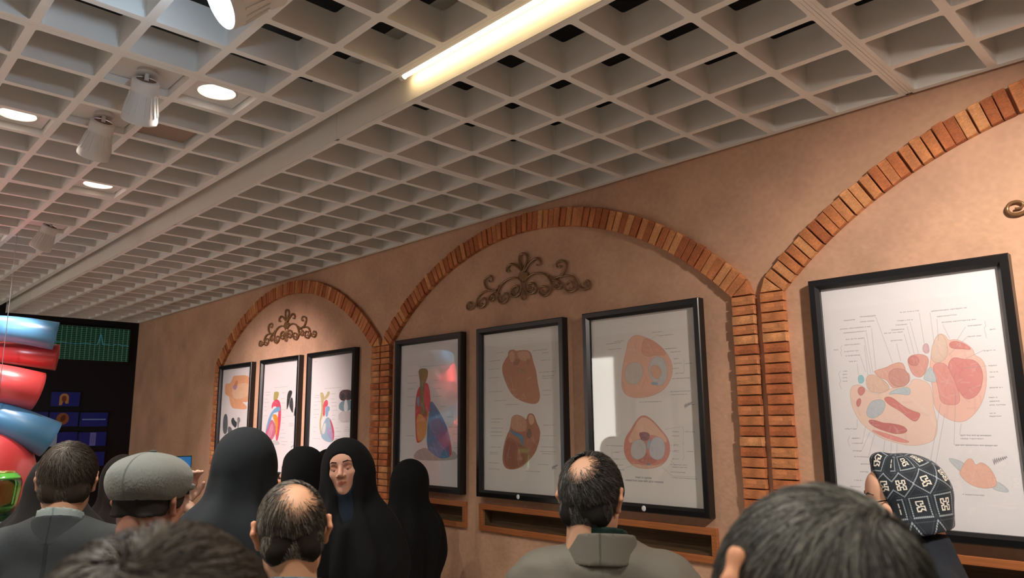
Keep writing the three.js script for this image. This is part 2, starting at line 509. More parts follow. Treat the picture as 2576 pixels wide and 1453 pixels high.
// ---------------------------------------------------------------- coffered ceiling
const CLEAR = 0.228, PITCH = 0.2565, DEEP = 0.115, RIM = 0.012;
const cofferGeo = (() => {
  const h = PITCH / 2, c = CLEAR / 2, r = 0.012, s = new THREE.Shape();
  s.moveTo(-h, -h); s.lineTo(h, -h); s.lineTo(h, h); s.lineTo(-h, h); s.closePath();
  const p = new THREE.Path();
  p.moveTo(-c + r, -c); p.lineTo(c - r, -c); p.quadraticCurveTo(c, -c, c, -c + r); p.lineTo(c, c - r); p.quadraticCurveTo(c, c, c - r, c); p.lineTo(-c + r, c); p.quadraticCurveTo(-c, c, -c, c - r); p.lineTo(-c, -c + r); p.quadraticCurveTo(-c, -c, -c + r, -c);
  s.holes.push(p);
  return new THREE.ExtrudeGeometry(s, { depth: DEEP, bevelEnabled: false, curveSegments: 3 }).rotateX(-Math.PI / 2);   // bottom at y = 0
})();
const JOINT0 = -0.778, PANEL = 7 * PITCH + 2 * RIM;
const cellX = (panel, col, dx = 0) => JOINT0 + dx - PANEL * panel - RIM - PITCH * (col + 0.5);
const HIGH_DX = 0.03, HIGH_Z0 = 1.4015, INSET = 0.028;
const cellZ = (row) => HIGH_Z0 + RIM + PITCH * (row + 0.5);
const PLATES = [[0, 4, 2], [1, 0, 2], [1, 2, 2], [2, 3, 1], [2, 4, 4], [1, 5, 5], [1, 6, 6]];            // spot lamp plates [panel, col, row]
const DOWNS = [[1, 0, 1], [1, 6, 1], [1, 3, 3], [2, 5, 2], [0, 1, 1], [0, 3, 4], [-1, 2, 1], [-1, 2, 5], [0, 5, 6], [1, 3, 6]];
function panelOf(parent, panel, cols, rows, z0, y, dx) {
  const g = new THREE.Group(); g.name = 'ceiling_panel'; parent.add(g);
  const x1 = JOINT0 + dx - PANEL * panel, w = cols * PITCH + 2 * RIM - 0.003, d = rows * PITCH + 2 * RIM - 0.003;
  for (let c = 0; c < cols; c++) for (let r = 0; r < rows; r++) {
    part('coffer', cofferGeo, M.coffer, g).position.set(x1 - RIM - PITCH * (c + 0.5), y, z0 + RIM + PITCH * (r + 0.5));
  }
  for (const [bw, bd, bx, bz] of [[w, RIM - 0.0015, x1 - w / 2 - 0.0015, z0 + RIM / 2], [w, RIM - 0.0015, x1 - w / 2 - 0.0015, z0 + d - RIM / 2 + 0.003], [RIM - 0.0015, d, x1 - RIM / 2, z0 + d / 2 + 0.0015], [RIM - 0.0015, d, x1 - w + RIM / 2 - 0.003, z0 + d / 2 + 0.0015]])
    part('edge_rail', box(bw, DEEP, bd, bx, y + DEEP / 2, bz), M.coffer, g);
}
{
  const low = struct('ceiling', 'lower strip of square white coffers along the poster wall', 'ceiling');
  for (let p = -1; p < 5; p++) panelOf(low, p, p === 4 ? 4 : 7, 5, 0.024, CEIL, 0);
  const high = struct('ceiling_001', 'higher field of square white coffers with lamps over the room', 'ceiling');
  for (let p = -1; p < 5; p++) panelOf(high, p, p === 4 ? 4 : 7, 7, HIGH_Z0, CEIL_HIGH, HIGH_DX);
  part('edge_board', box(10.1, DEEP + 0.02, 0.0115, -4.05, CEIL_HIGH + (DEEP + 0.02) / 2, HIGH_Z0 - 0.0058), M.coffer, high);
  // behind the camera: the same coffers, too many to be told apart in any mirror
  const rest = [];
  for (let c = 0; c < 39; c++) for (let r = 0; r < 10; r++) rest.push(cofferGeo.clone().translate(JOINT0 + HIGH_DX + PANEL - PITCH * (c + 0.5), CEIL_HIGH, HIGH_Z0 + PANEL + PITCH * (r + 0.5)));
  const back = struct('ceiling_002', 'coffers behind the camera', 'ceiling');
  const bm = part('coffer_field', mergeGeometries(rest), M.coffer, back); bm.userData.kind = 'stuff';
  const side = struct('ceiling_003', 'plain ceiling strip at the near end of the room', 'ceiling');
  part('ceiling_board', box(X_NEAR - 1.05, 0.03, Z_REAR, (X_NEAR + 1.05) / 2, CEIL_HIGH + 0.015, Z_REAR / 2), M.coffer, side);
  // upright fascia boards between the two levels; the strip lamp shines on them
  const f = struct('trim_1', 'smooth upright fascia board between the two ceiling levels', 'trim');
  for (let p = -1; p < 5; p++) {
    const x1 = JOINT0 - PANEL * p, len = p === 4 ? 1.1 : PANEL - 0.002;
    part('fascia_board', box(len, 0.34, 0.004, x1 - len / 2, CEIL + 0.17, 0.024 + 5 * PITCH + 2 * RIM + 0.0005), M.fascia, f);
  }
}
// ---------------------------------------------------------------- strip lamp in the slot
{
  const x0 = -2.06, x1 = 1.0, t = thing('strip_lamp', 'long glowing tube lamp tucked in the ceiling slot', 'lamp', [0, 0, 0]);
  part('tube', new THREE.CapsuleGeometry(0.009, x1 - x0, 4, 12).rotateZ(Math.PI / 2).translate((x0 + x1) / 2, 2.9525, 1.373), std({ color: 0xffffff, emissive: new THREE.Color(1, 0.9, 0.66), emissiveIntensity: 4 }), t);
  part('batten', box(x1 - x0 + 0.04, 0.02, 0.03, (x0 + x1) / 2, 2.974, 1.373), M.lampWhite, t);
  for (const x of [x0 - 0.012, x1 + 0.012]) part('end_cap', new THREE.CylinderGeometry(0.012, 0.012, 0.02, 12).rotateZ(Math.PI / 2).translate(x, 2.9525, 1.373), M.lampWhite, t);
  const l = new THREE.RectAreaLight(new THREE.Color(1, 0.68, 0.27), 17, x1 - x0, 0.016);
  l.position.set((x0 + x1) / 2, 2.954, 1.3625); l.lookAt((x0 + x1) / 2, 2.93, 1.3); l.name = 'strip_glow'; l.castShadow = true;
  t.add(l);
}
// ---------------------------------------------------------------- brick arches
const RAD_OUT = 1.84, ARCH_CY = 1.005, HALF = 1.3525, SPRING = 2.213, BRICK_W = 0.1, PROUD = 0.024, COURSE = 0.0415;
{
  const half = Math.asin((HALF - BRICK_W) / (RAD_OUT - BRICK_W)), n = 70, gap = 0.005;
  const r = rng(7);
  // wedge-shaped arch brick, radially placed; a few lengths so that the ring is uneven
  const wedge = (dr, proud) => {
    const a = half / n - gap / 2 / RAD_OUT, ri = RAD_OUT - BRICK_W, ro = RAD_OUT + dr;
    const s = new THREE.Shape();
    s.moveTo(-Math.sin(a) * ri, Math.cos(a) * ri); s.lineTo(-Math.sin(a) * ro, Math.cos(a) * ro); s.lineTo(Math.sin(a) * ro, Math.cos(a) * ro); s.lineTo(Math.sin(a) * ri, Math.cos(a) * ri); s.closePath();
    return new THREE.ExtrudeGeometry(s, { depth: proud, bevelEnabled: true, bevelThickness: 0.002, bevelSize: 0.0018, bevelOffset: -0.0018, bevelSegments: 1 });
  };
  const wedges = [wedge(0, PROUD), wedge(0.002, PROUD + 0.002), wedge(-0.002, PROUD - 0.002)];
  const flat = [PROUD, PROUD + 0.003, PROUD - 0.002].map((p) => {
    const s = new THREE.Shape(), w = BRICK_W / 2, h = (COURSE - gap) / 2;
    s.moveTo(-w, -h); s.lineTo(w, -h); s.lineTo(w, h); s.lineTo(-w, h); s.closePath();
    return new THREE.ExtrudeGeometry(s, { depth: p, bevelEnabled: true, bevelThickness: 0.002, bevelSize: 0.0018, bevelOffset: -0.0018, bevelSegments: 1 });
  });
  const corner = (() => { const s = new THREE.Shape(), e = 0.003; s.moveTo(HALF - BRICK_W + 0.008, SPRING + e); s.lineTo(HALF - e, SPRING + e); s.lineTo(Math.sin(half) * RAD_OUT + 0.004, ARCH_CY + Math.cos(half) * RAD_OUT - 0.006); s.closePath(); return new THREE.ExtrudeGeometry(s, { depth: PROUD, bevelEnabled: true, bevelThickness: 0.002, bevelSize: 0.0018, bevelOffset: -0.0018, bevelSegments: 1 }); })();
  const labels = ['brick arch at the right edge, framing the chart of the opened heart', 'brick arch in the middle, over three framed charts', 'small far brick arch nearest the dark end wall'];
  [-0.0645, -2.80, -5.5185].forEach((cx, i) => {
    const t = thing('brick_arch', labels[i], 'arch', [cx, 0, 0], 0, 'brick arches on the plaster wall');
    for (let k = 0; k < n; k++) {
      const a = -half + (k + 0.5) * 2 * half / n, m = part('brick', wedges[Math.floor(r() * 3)], brickTones[Math.floor(r() * brickTones.length)], t);
      m.position.set(0, ARCH_CY, 0.003); m.rotation.z = -a + (r() - 0.5) * 0.004;
    }
    for (const s of [0, Math.PI]) { const m = part('brick', corner, brickTones[Math.floor(r() * brickTones.length)], t); m.rotation.y = s; m.position.z = s ? PROUD + 0.003 : 0.003; }
    const courses = Math.floor((SPRING - FL) / COURSE);
    for (const s of [-1, 1]) for (let k = 0; k < courses; k++) {
      const m = part('brick', flat[Math.floor(r() * 3)], brickTones[Math.floor(r() * brickTones.length)], t);
      m.position.set(s * (HALF - BRICK_W / 2) + (r() - 0.5) * 0.003, SPRING - COURSE * (k + 0.5), 0.003);
    }
  });
}
// ---------------------------------------------------------------- printed charts
function canvas(w, h) { const c = document.createElement('canvas'); c.width = w; c.height = h; return c; }
function canvasTexture(c) { const t = new THREE.CanvasTexture(c); t.colorSpace = THREE.SRGBColorSpace; t.magFilter = THREE.LinearFilter; return t; }
function smoothPath(g, pts, close) {
  const n = pts.length;
  if (!close) { g.moveTo(...pts[0]); for (let i = 1; i < n; i++) g.lineTo(...pts[i]); return; }
  const mid = (a, b) => [(a[0] + b[0]) / 2, (a[1] + b[1]) / 2];
  g.moveTo(...mid(pts[n - 1], pts[0]));
  for (let i = 0; i < n; i++) g.quadraticCurveTo(...pts[i], ...mid(pts[i], pts[(i + 1) % n]));
  g.closePath();
}
function shadeHex(hex, k) { const c = new THREE.Color(hex); return '#' + c.lerp(new THREE.Color(k > 0 ? '#ffffff' : '#000000'), Math.abs(k)).getHexString(); }
function chart(key, paper) {
  const pale = { D: 0.12, C: 0.16, B: 0.06, A: 0.05 }[key] || 0.02;
  const W = 704, H = 1030, c = canvas(W, H), g = c.getContext('2d'), r = rng(key.charCodeAt(0) * 31 + key.length * 7 + (key.charCodeAt(1) || 0));
  g.fillStyle = paper; g.fillRect(0, 0, W, H);
  for (const row of PRINTS[key]) {
    const [kind, ink, ...n] = row, pts = [], col = kind === 't' ? ink : shadeHex(ink, pale);
    if (kind === 't') {                                      // blurred caption, unreadable in the photograph
      const [u, v, w] = n, x = u / 1000 * W, y = v / 1000 * H, len = w / 1000 * W;
      g.fillStyle = 'rgba(100,98,102,0.42)';
      for (let k = 0; k < len;) { const l = 2.5 + r() * 5; g.fillRect(x + k, y - 2.2 + r() * 0.8, Math.min(l, len - k), 2.6 + r() * 1.6); k += l + 1.2; if (r() < 0.16) k += 3; }
      continue;
    }
    for (let i = 0; i < n.length; i += 2) pts.push([n[i] / 1000 * W, n[i + 1] / 1000 * H]);
    g.beginPath();
    smoothPath(g, pts, kind === 'f');
    if (kind === 'f') {
      g.fillStyle = col; g.fill();
      g.save(); g.clip();                                    // ink modelling of the drawing itself: fibres in lighter and darker dye
      const xs = pts.map((p) => p[0]), ys = pts.map((p) => p[1]), x0 = Math.min(...xs), x1 = Math.max(...xs), y0 = Math.min(...ys), y1 = Math.max(...ys), s = Math.max(x1 - x0, y1 - y0);
      g.lineWidth = 2 + s * 0.02;
      for (let k = 0; k < 30; k++) {
        g.strokeStyle = shadeHex(col, k % 2 ? 0.3 : -0.14); g.globalAlpha = 0.36; g.beginPath();
        const ax = x0 + r() * (x1 - x0), ay = y0 + r() * (y1 - y0), dx = (r() - 0.3) * s * 0.4, dy = (r() - 0.2) * s * 0.5;
        g.moveTo(ax, ay); g.quadraticCurveTo(ax + dx * 0.5 + (r() - 0.5) * s * 0.15, ay + dy * 0.5, ax + dx, ay + dy); g.stroke();
      }
      g.globalAlpha = 1; g.restore();
      g.beginPath(); smoothPath(g, pts, true); g.strokeStyle = shadeHex(col, -0.28); g.lineWidth = 1.6; g.stroke();
    } else { g.strokeStyle = col; g.globalAlpha = 0.7; g.lineWidth = 1.4; g.stroke(); g.globalAlpha = 1; }
  }
  if (key === 'C') {
    g.fillStyle = '#4c4a4c'; g.textAlign = 'center'; g.font = '15px sans-serif';
    g.fillText('Heart in systole:', 0.475 * W, 0.872 * H); g.fillText('viewed from base with atria removed', 0.475 * W, 0.889 * H);
  }
  if (key === 'D' || key === 'F2' || key === 'C' || key === 'B') {           // scribbled signature
    const [sx, sy] = { D: [0.86, 0.735], F2: [0.86, 0.775], C: [0.87, 0.5], B: [0.87, 0.84] }[key];
    g.strokeStyle = '#77757a'; g.lineWidth = 1.8; g.beginPath();
    for (let k = 0; k < 16; k++) g.lineTo(sx * W + k * 3.2, sy * H - k * 1.2 + (k % 2 ? 12 : -8) * (1 - k / 22));
    g.stroke();
  }
  return canvasTexture(c);
}
const FRAME_W = 0.668, FRAME_Y0 = 1.2926, FRAME_Y1 = 2.231, BORDER = 0.037;
const frameGlass = phys({ color: 0xffffff, roughness: 0.03, transmission: 1, thickness: 0, ior: 1.5 });
{
  const fh = FRAME_Y1 - FRAME_Y0, outer = (w, h) => { const s = new THREE.Shape(); s.moveTo(-w / 2, 0); s.lineTo(w / 2, 0); s.lineTo(w / 2, h); s.lineTo(-w / 2, h); s.closePath(); return s; };
  // mitred mouldings: side and rail, each a prism with 45 degree ends and a sloping inner face
  function rail(len) {
    const b = BORDER, d = 0.045, q = [[0, 0, 0], [0, 0, d - 0.004], [0.004, 0.004, d], [b - 0.012, b - 0.012, d], [b, b, 0.03], [b, b, 0]], pos = [], idx = [];
    for (const e of [0, 1]) for (const [inset, y, z] of q) pos.push(e ? len - inset : inset, y, z);
    for (let i = 0; i < 6; i++) { const j = (i + 1) % 6; idx.push(i, j, 6 + i, j, 6 + j, 6 + i); }
    for (let i = 1; i < 5; i++) { idx.push(0, i + 1, i); idx.push(6, 6 + i, 7 + i); }
    let g = new THREE.BufferGeometry(); g.setAttribute('position', new THREE.Float32BufferAttribute(pos, 3)); g.setIndex(idx);
    g = g.toNonIndexed(); g.computeVertexNormals(); return g;
  }
  const railH = rail(FRAME_W), railV = rail(fh);
  const info = {
    D: ['black framed chart of an opened heart cut in two, at the right edge', '#f4f3f5'],
    C: ['black framed chart of two heart cross-sections, with a bright window mirrored in it', '#efece6'],
    B: ['black framed chart of two brown hearts, one above the other', '#efece6'],
    A: ['black framed chart of one tall blue and red heart, left in the middle arch', '#efecec'],
    F3: ['black framed chart of a heart beside a chest x-ray with shadowy lungs', '#f3eff0'],
    F2: ['black framed chart of a pink heart beside a black and white angiogram', '#f3eff0'],
    F1: ['black framed chart of a reclining bare torso above grey photographs', '#f1eded'],
  };
  for (const k in info) {
    const t = thing('framed_chart', info[k][0], 'chart', [FRAME_X[k], FRAME_Y0, 0.001], 0, 'framed heart charts on the wall');
    const put = (g, x, y, rz) => { const m = part('frame_rail', g, M.blackFrame, t); m.position.set(x, y, 0); m.rotation.z = rz; };
    put(railH, -FRAME_W / 2, 0, 0); put(railV, FRAME_W / 2, 0, Math.PI / 2); put(railH, FRAME_W / 2, fh, Math.PI); put(railV, -FRAME_W / 2, fh, -Math.PI / 2);
    const w = FRAME_W - 2 * BORDER, h = fh - 2 * BORDER + 0.002;
    part('printed_sheet', box(w + 0.02, h + 0.02, 0.012, 0, fh / 2, 0.008), std({ color: 0x2a2a2c, roughness: 0.8 }), t).name = 'backing_board';
    part('printed_sheet', new THREE.PlaneGeometry(w, h).translate(0, fh / 2, 0.0155), std({ map: chart(k, info[k][1]), roughness: 0.7 }), t);
    part('glass_pane', box(w + 0.004, h + 0.004, 0.002, 0, fh / 2, 0.024), frameGlass, t);
    if (['C', 'B', 'F2'].includes(k)) part('switch_button', new THREE.SphereGeometry(0.0125, 16, 10).scale(1, 1, 0.35).translate(0.0, 0.019, 0.044), M.whiteGloss, t).userData.label = 'small round white button';
    // wood-trimmed niche under the chart
    const n = thing('wall_niche', 'wood-trimmed dark wall niche below ' + { D: 'the chart of the opened heart', C: 'the cross-section chart', B: 'the brown hearts chart', A: 'the tall blue and red heart chart', F3: 'the chest x-ray chart', F2: 'the pink heart chart', F1: 'the reclining torso chart' }[k], 'niche', [FRAME_X[k], NICHE_Y0, 0], 0, 'wood-trimmed niches');
    const nh = NICHE_Y1 - NICHE_Y0;
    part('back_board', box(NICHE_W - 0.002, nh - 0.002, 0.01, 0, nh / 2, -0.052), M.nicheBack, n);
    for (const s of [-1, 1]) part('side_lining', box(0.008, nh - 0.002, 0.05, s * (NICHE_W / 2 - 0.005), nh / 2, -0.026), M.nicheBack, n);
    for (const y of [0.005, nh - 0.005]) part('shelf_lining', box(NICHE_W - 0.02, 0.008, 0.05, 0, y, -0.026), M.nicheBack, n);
    for (const y of [-0.014, nh + 0.014]) part('trim_rail', rbox(NICHE_W + 0.06, 0.03, 0.016, 0.003, 0, y, 0.008), M.wood, n);
    for (const s of [-1, 1]) part('trim_rail', rbox(0.03, nh, 0.015, 0.003, s * (NICHE_W / 2 + 0.015), nh / 2, 0.008), M.wood, n);
  }
}
// ---------------------------------------------------------------- bronze scroll ornaments
{
  function bar(pts, r, closed) {
    const c = new THREE.CatmullRomCurve3(pts, !!closed, 'centripetal'), n = pts.length * 4, fr = [];
    // rounded flat bar, tapering to the tip
    const pos = [], idx = [], K = 8;
    for (let i = 0; i <= n; i++) {
      const p = c.getPoint(i / n), t = c.getTangent(i / n), nx = -t.y, ny = t.x, rr = r * (closed ? 1 : 0.75 + 0.45 * Math.sin(Math.PI * Math.min(1, i / n + 0.1)));
      for (let k = 0; k < K; k++) { const a = k / K * Math.PI * 2; pos.push(p.x + nx * Math.cos(a) * rr, p.y + ny * Math.cos(a) * rr, p.z + Math.sin(a) * rr * 0.9); }
    }
    for (let i = 0; i < n; i++) for (let k = 0; k < K; k++) { const a = i * K + k, b = i * K + (k + 1) % K; idx.push(a, b, a + K, b, b + K, a + K); }
    for (let k = 1; k < K - 1; k++) { idx.push(0, k + 1, k); const o = n * K; idx.push(o, o + k, o + k + 1); }
    const g = new THREE.BufferGeometry(); g.setAttribute('position', new THREE.Float32BufferAttribute(pos, 3)); g.setIndex(idx); g.computeVertexNormals(); return g;
  }
  const names = ['finial_loop', 'leaf', 'large_scroll', 'inner_scroll', 'upper_curl', 'outer_scroll', 'tail_scroll', 'small_scroll', 'drop', 'shield'];
  const labels = ['bronze scroll ornament high in the middle brick arch', 'bronze scroll ornament high in the far brick arch', 'bronze scroll ornament cut off by the right edge'];
  [-2.807, -5.54, -0.05].forEach((cx, i) => {
    const t = thing('scroll_ornament', labels[i], 'ornament', [cx, 2.5, 0.012], 0, 'bronze scroll ornaments');
    SCROLLS.forEach(([r, ...n], j) => {
      const half = j !== 0 && j < 8;
      for (const s of half ? [1, -1] : [1]) {
        const pts = [];
        for (let k = 0; k < n.length; k += 2) pts.push(V(s * n[k] / 1000, n[k + 1] / 1000, 0));
        if (j === 0 || j === 8) pts.pop();
        if (j === 9) { const sh = new THREE.Shape(pts.map((p) => new THREE.Vector2(p.x, p.y))); part(names[j], new THREE.ExtrudeGeometry(sh, { depth: 0.008, bevelEnabled: true, bevelSize: 0.003, bevelThickness: 0.004, bevelSegments: 2 }).translate(0, 0, -0.006), M.bronze, t); }
        else part(names[j], bar(pts, r / 1000, j === 0 || j === 8), M.bronze, t);
      }
    });
    for (const s of [-0.2, 0.2]) part('wall_pin', new THREE.CylinderGeometry(0.004, 0.004, 0.012, 8).rotateX(Math.PI / 2).translate(s, -0.075, -0.006), M.bronze, t);
  });
}
// ---------------------------------------------------------------- recessed downlights and plates
const WARM = new THREE.Color(1, 0.91, 0.79);
function plateGeo(hole) {
  const h = CLEAR / 2 - 0.006, s = new THREE.Shape();
  s.moveTo(-h, -h); s.lineTo(h, -h); s.lineTo(h, h); s.lineTo(-h, h); s.closePath();
  if (hole) { const p = new THREE.Path(); p.absarc(0, 0, hole, 0, Math.PI * 2, true); s.holes.push(p); }
  return new THREE.ExtrudeGeometry(s, { depth: 0.012, bevelEnabled: true, bevelSize: 0.003, bevelThickness: 0.003, bevelSegments: 1, curveSegments: 24 }).rotateX(-Math.PI / 2).translate(0, 0.003, 0);
}
const downPlate = plateGeo(0.07), blankPlate = plateGeo(0);
const lensGlow = std({ color: 0xffffff, emissive: new THREE.Color(1, 0.92, 0.78), emissiveIntensity: 7 });
const trimGeo = new THREE.LatheGeometry([[0.070, -0.002], [0.078, 0.0], [0.078, 0.004], [0.070, 0.004]].map(([x, y]) => new THREE.Vector2(x, y)), 32);
const cupGeo = new THREE.LatheGeometry([[0.070, 0.004], [0.069, 0.07], [0.066, 0.07], [0.066, 0.072], [0.074, 0.072], [0.074, 0.01]].map(([x, y]) => new THREE.Vector2(x, y)), 32);
const lensGeo = new THREE.CylinderGeometry(0.066, 0.066, 0.006, 28).translate(0, 0.064, 0);
const downLabels = ['bright round downlight beside the off-white spot lamp', 'round downlight seen as a thin glowing crescent, nearest the fascia', 'round downlight cut off by the left edge of the picture', 'far round downlight behind the farthest spot lamp'];
DOWNS.forEach(([p, c, r], i) => {
  const t = thing('ceiling_downlight', downLabels[i] || 'round ceiling downlight outside the picture', 'downlight', [cellX(p, c, HIGH_DX), CEIL_HIGH + INSET, cellZ(r)], 0, 'recessed ceiling downlights');
  part('cover_plate', downPlate, M.lampWhite, t);
  part('trim_ring', trimGeo, M.lampWhite, t);
  part('reflector_cup', cupGeo, M.lampWhite, t);
  part('lens', lensGeo, lensGlow, t);
  const l = new THREE.SpotLight(WARM, i === 3 ? 2.5 : 10.5, 0, rad(64), 0.95, 2);
  l.position.set(0, 0.055, 0); l.target.position.set(0, -2, 0); l.shadow.radius = 3; l.castShadow = true; l.name = 'downlight';
  t.add(l, l.target);
});
// ---------------------------------------------------------------- spot lamps hanging from plates
const spotBody = new THREE.LatheGeometry([[0.034, 0.0], [0.045, 0.002], [0.047, 0.006], [0.047, 0.036], [0.044, 0.040], [0.045, 0.05], [0.052, 0.09], [0.06, 0.125], [0.063, 0.15], [0.0615, 0.158], [0.058, 0.158], [0.055, 0.14]].map(([x, y]) => new THREE.Vector2(x, -y)), 36);
const spotFin = box(0.004, 0.075, 0.006, 0, 0, 0);
const spotBack = new THREE.CylinderGeometry(0.036, 0.036, 0.004, 24).translate(0, -0.004, 0);
const spotLens = new THREE.CylinderGeometry(0.056, 0.056, 0.004, 28).translate(0, -0.146, 0);
function spotLamp(label, cell, drop, axis, color, cd, angle, glow, offset = [0, 0], size = 1) {
  const t = thing('spot_lamp', label, 'spot lamp', [cellX(cell[0], cell[1], HIGH_DX), CEIL_HIGH + INSET, cellZ(cell[2])], 0, 'hanging spot lamps');
  part('cover_plate', blankPlate, M.lampWhite, t);
  part('rose', new THREE.CylinderGeometry(0.034, 0.04, 0.014, 24).translate(offset[0], -0.007, offset[1]), M.lampWhite, t);
  part('stem', new THREE.CylinderGeometry(0.008, 0.008, drop, 12).translate(offset[0], -drop / 2 - 0.01, offset[1]), M.lampWhite, t);
  const h = new THREE.Group(); h.name = 'lamp_head'; h.position.set(offset[0], -drop - 0.005, offset[1]);
  h.quaternion.setFromUnitVectors(V(0, -1, 0), V(...axis).normalize());
  h.scale.setScalar(size); t.add(h);
  part('housing', spotBody, M.lampWhite, h);
  part('back_cap', spotBack, M.lampBack, h);
  for (let k = 0; k < 20; k++) { const f = part('cooling_fin', spotFin, M.lampWhite, h), a = k / 20 * Math.PI * 2; f.position.set(Math.sin(a) * 0.0525, -0.09, Math.cos(a) * 0.0525); f.rotation.set(-0.19, a, 0, 'YXZ'); }
  part('lens', spotLens, std({ color: 0xffffff, emissive: color, emissiveIntensity: glow }), h);
  const l = new THREE.SpotLight(color, cd, 0, rad(angle), 0.75, 2);
  l.position.set(0, -0.152, 0); l.target.position.set(0, -2, 0); l.shadow.radius = 2.5; l.castShadow = true; l.name = 'spot_beam';
  h.add(l, l.target);
  if (size > 1) { const g = new THREE.PointLight(color, 0.45); g.position.set(0, -0.18, 0); g.shadow.radius = 2; g.castShadow = true; g.name = 'lens_glow'; h.add(g); }   // stray light of the wide lens
  return t;
}
spotLamp('spot lamp with a dazzling blue-white lens at the top edge', PLATES[0], 0.045, [-0.16, -0.56, 0.80], new THREE.Color(0.55, 0.78, 1), 14, 60, 14, [0.1, -0.06], 1.15);
spotLamp('off-white ribbed spot lamp, the larger of the two hanging dark ones', PLATES[1], 0.03, [-0.62, -0.77, -0.1], new THREE.Color(1, 0.9, 0.8), 2, 28, 3);
spotLamp('ribbed spot lamp with a pinkish glow along its lower rim', PLATES[2], 0.03, [-0.6, -0.79, 0.02], new THREE.Color(1, 0.78, 0.82), 3, 30, 6);
spotLamp('farthest spot lamp, small and pale, near the heart sculpture', PLATES[3], 0.03, [-0.45, -0.8, 0.2], new THREE.Color(1, 0.85, 0.8), 8, 30, 4, [0.08, 0]);
spotLamp('spot lamp outside the picture, aimed at the heart sculpture', PLATES[4], 0.07, [-0.42, -0.85, -0.25], new THREE.Color(1, 0.84, 0.82), 60, 26, 5);
spotLamp('spot lamp outside the picture, aimed at the top of the heart sculpture', PLATES[5], 0.07, [-0.83, -0.4, -0.22], new THREE.Color(0.7, 0.85, 1), 12, 22, 5);
spotLamp('spot lamp outside the picture, aimed at the three far charts', PLATES[6], 0.08, [-1.3, -1.3, -2.9], new THREE.Color(1, 0.82, 0.78), 62, 21, 5);
// hinged grey flap of a ventilation opening in one coffer
{
  const t = thing('ceiling_vent', 'brownish open vent cover inside a coffer below the bright downlight', 'vent', [cellX(1, 2, HIGH_DX), CEIL_HIGH + 0.03, cellZ(1)]);
  part('vent_tray', rbox(0.205, 0.012, 0.205, 0.004), std({ color: 0x9a8272, roughness: 0.8 }), t);
  part('vent_collar', new THREE.TorusGeometry(0.07, 0.012, 10, 32).rotateX(Math.PI / 2).translate(0, 0.02, 0), std({ color: 0x3a3230, roughness: 0.8 }), t);
}
// track lamp that washes the right-hand chart, outside the picture
{
  const t = thing('track_lamp', 'wall washing track lamp outside the picture on the right', 'spot lamp', [0.25, CEIL, 1.2]);
  part('base', rbox(0.05, 0.03, 0.12, 0.004, 0, -0.015, 0), M.lampWhite, t);
  const h = new THREE.Group(); h.name = 'lamp_head'; h.position.set(0, -0.05, 0); h.quaternion.setFromUnitVectors(V(0, -1, 0), V(-0.62, -0.72, -0.72).normalize()); t.add(h);
  part('housing', spotBody, M.lampWhite, h); part('back_cap', spotBack, M.lampBack, h); part('lens', spotLens, lensGlow, h);
  const l = new THREE.SpotLight(new THREE.Color(1, 0.88, 0.79), 15.5, 0, rad(50), 0.9, 2); l.position.set(0, -0.152, 0); l.target.position.set(0, -2, 0); l.shadow.radius = 3; l.castShadow = true; l.name = 'washer_beam'; h.add(l, l.target);
}
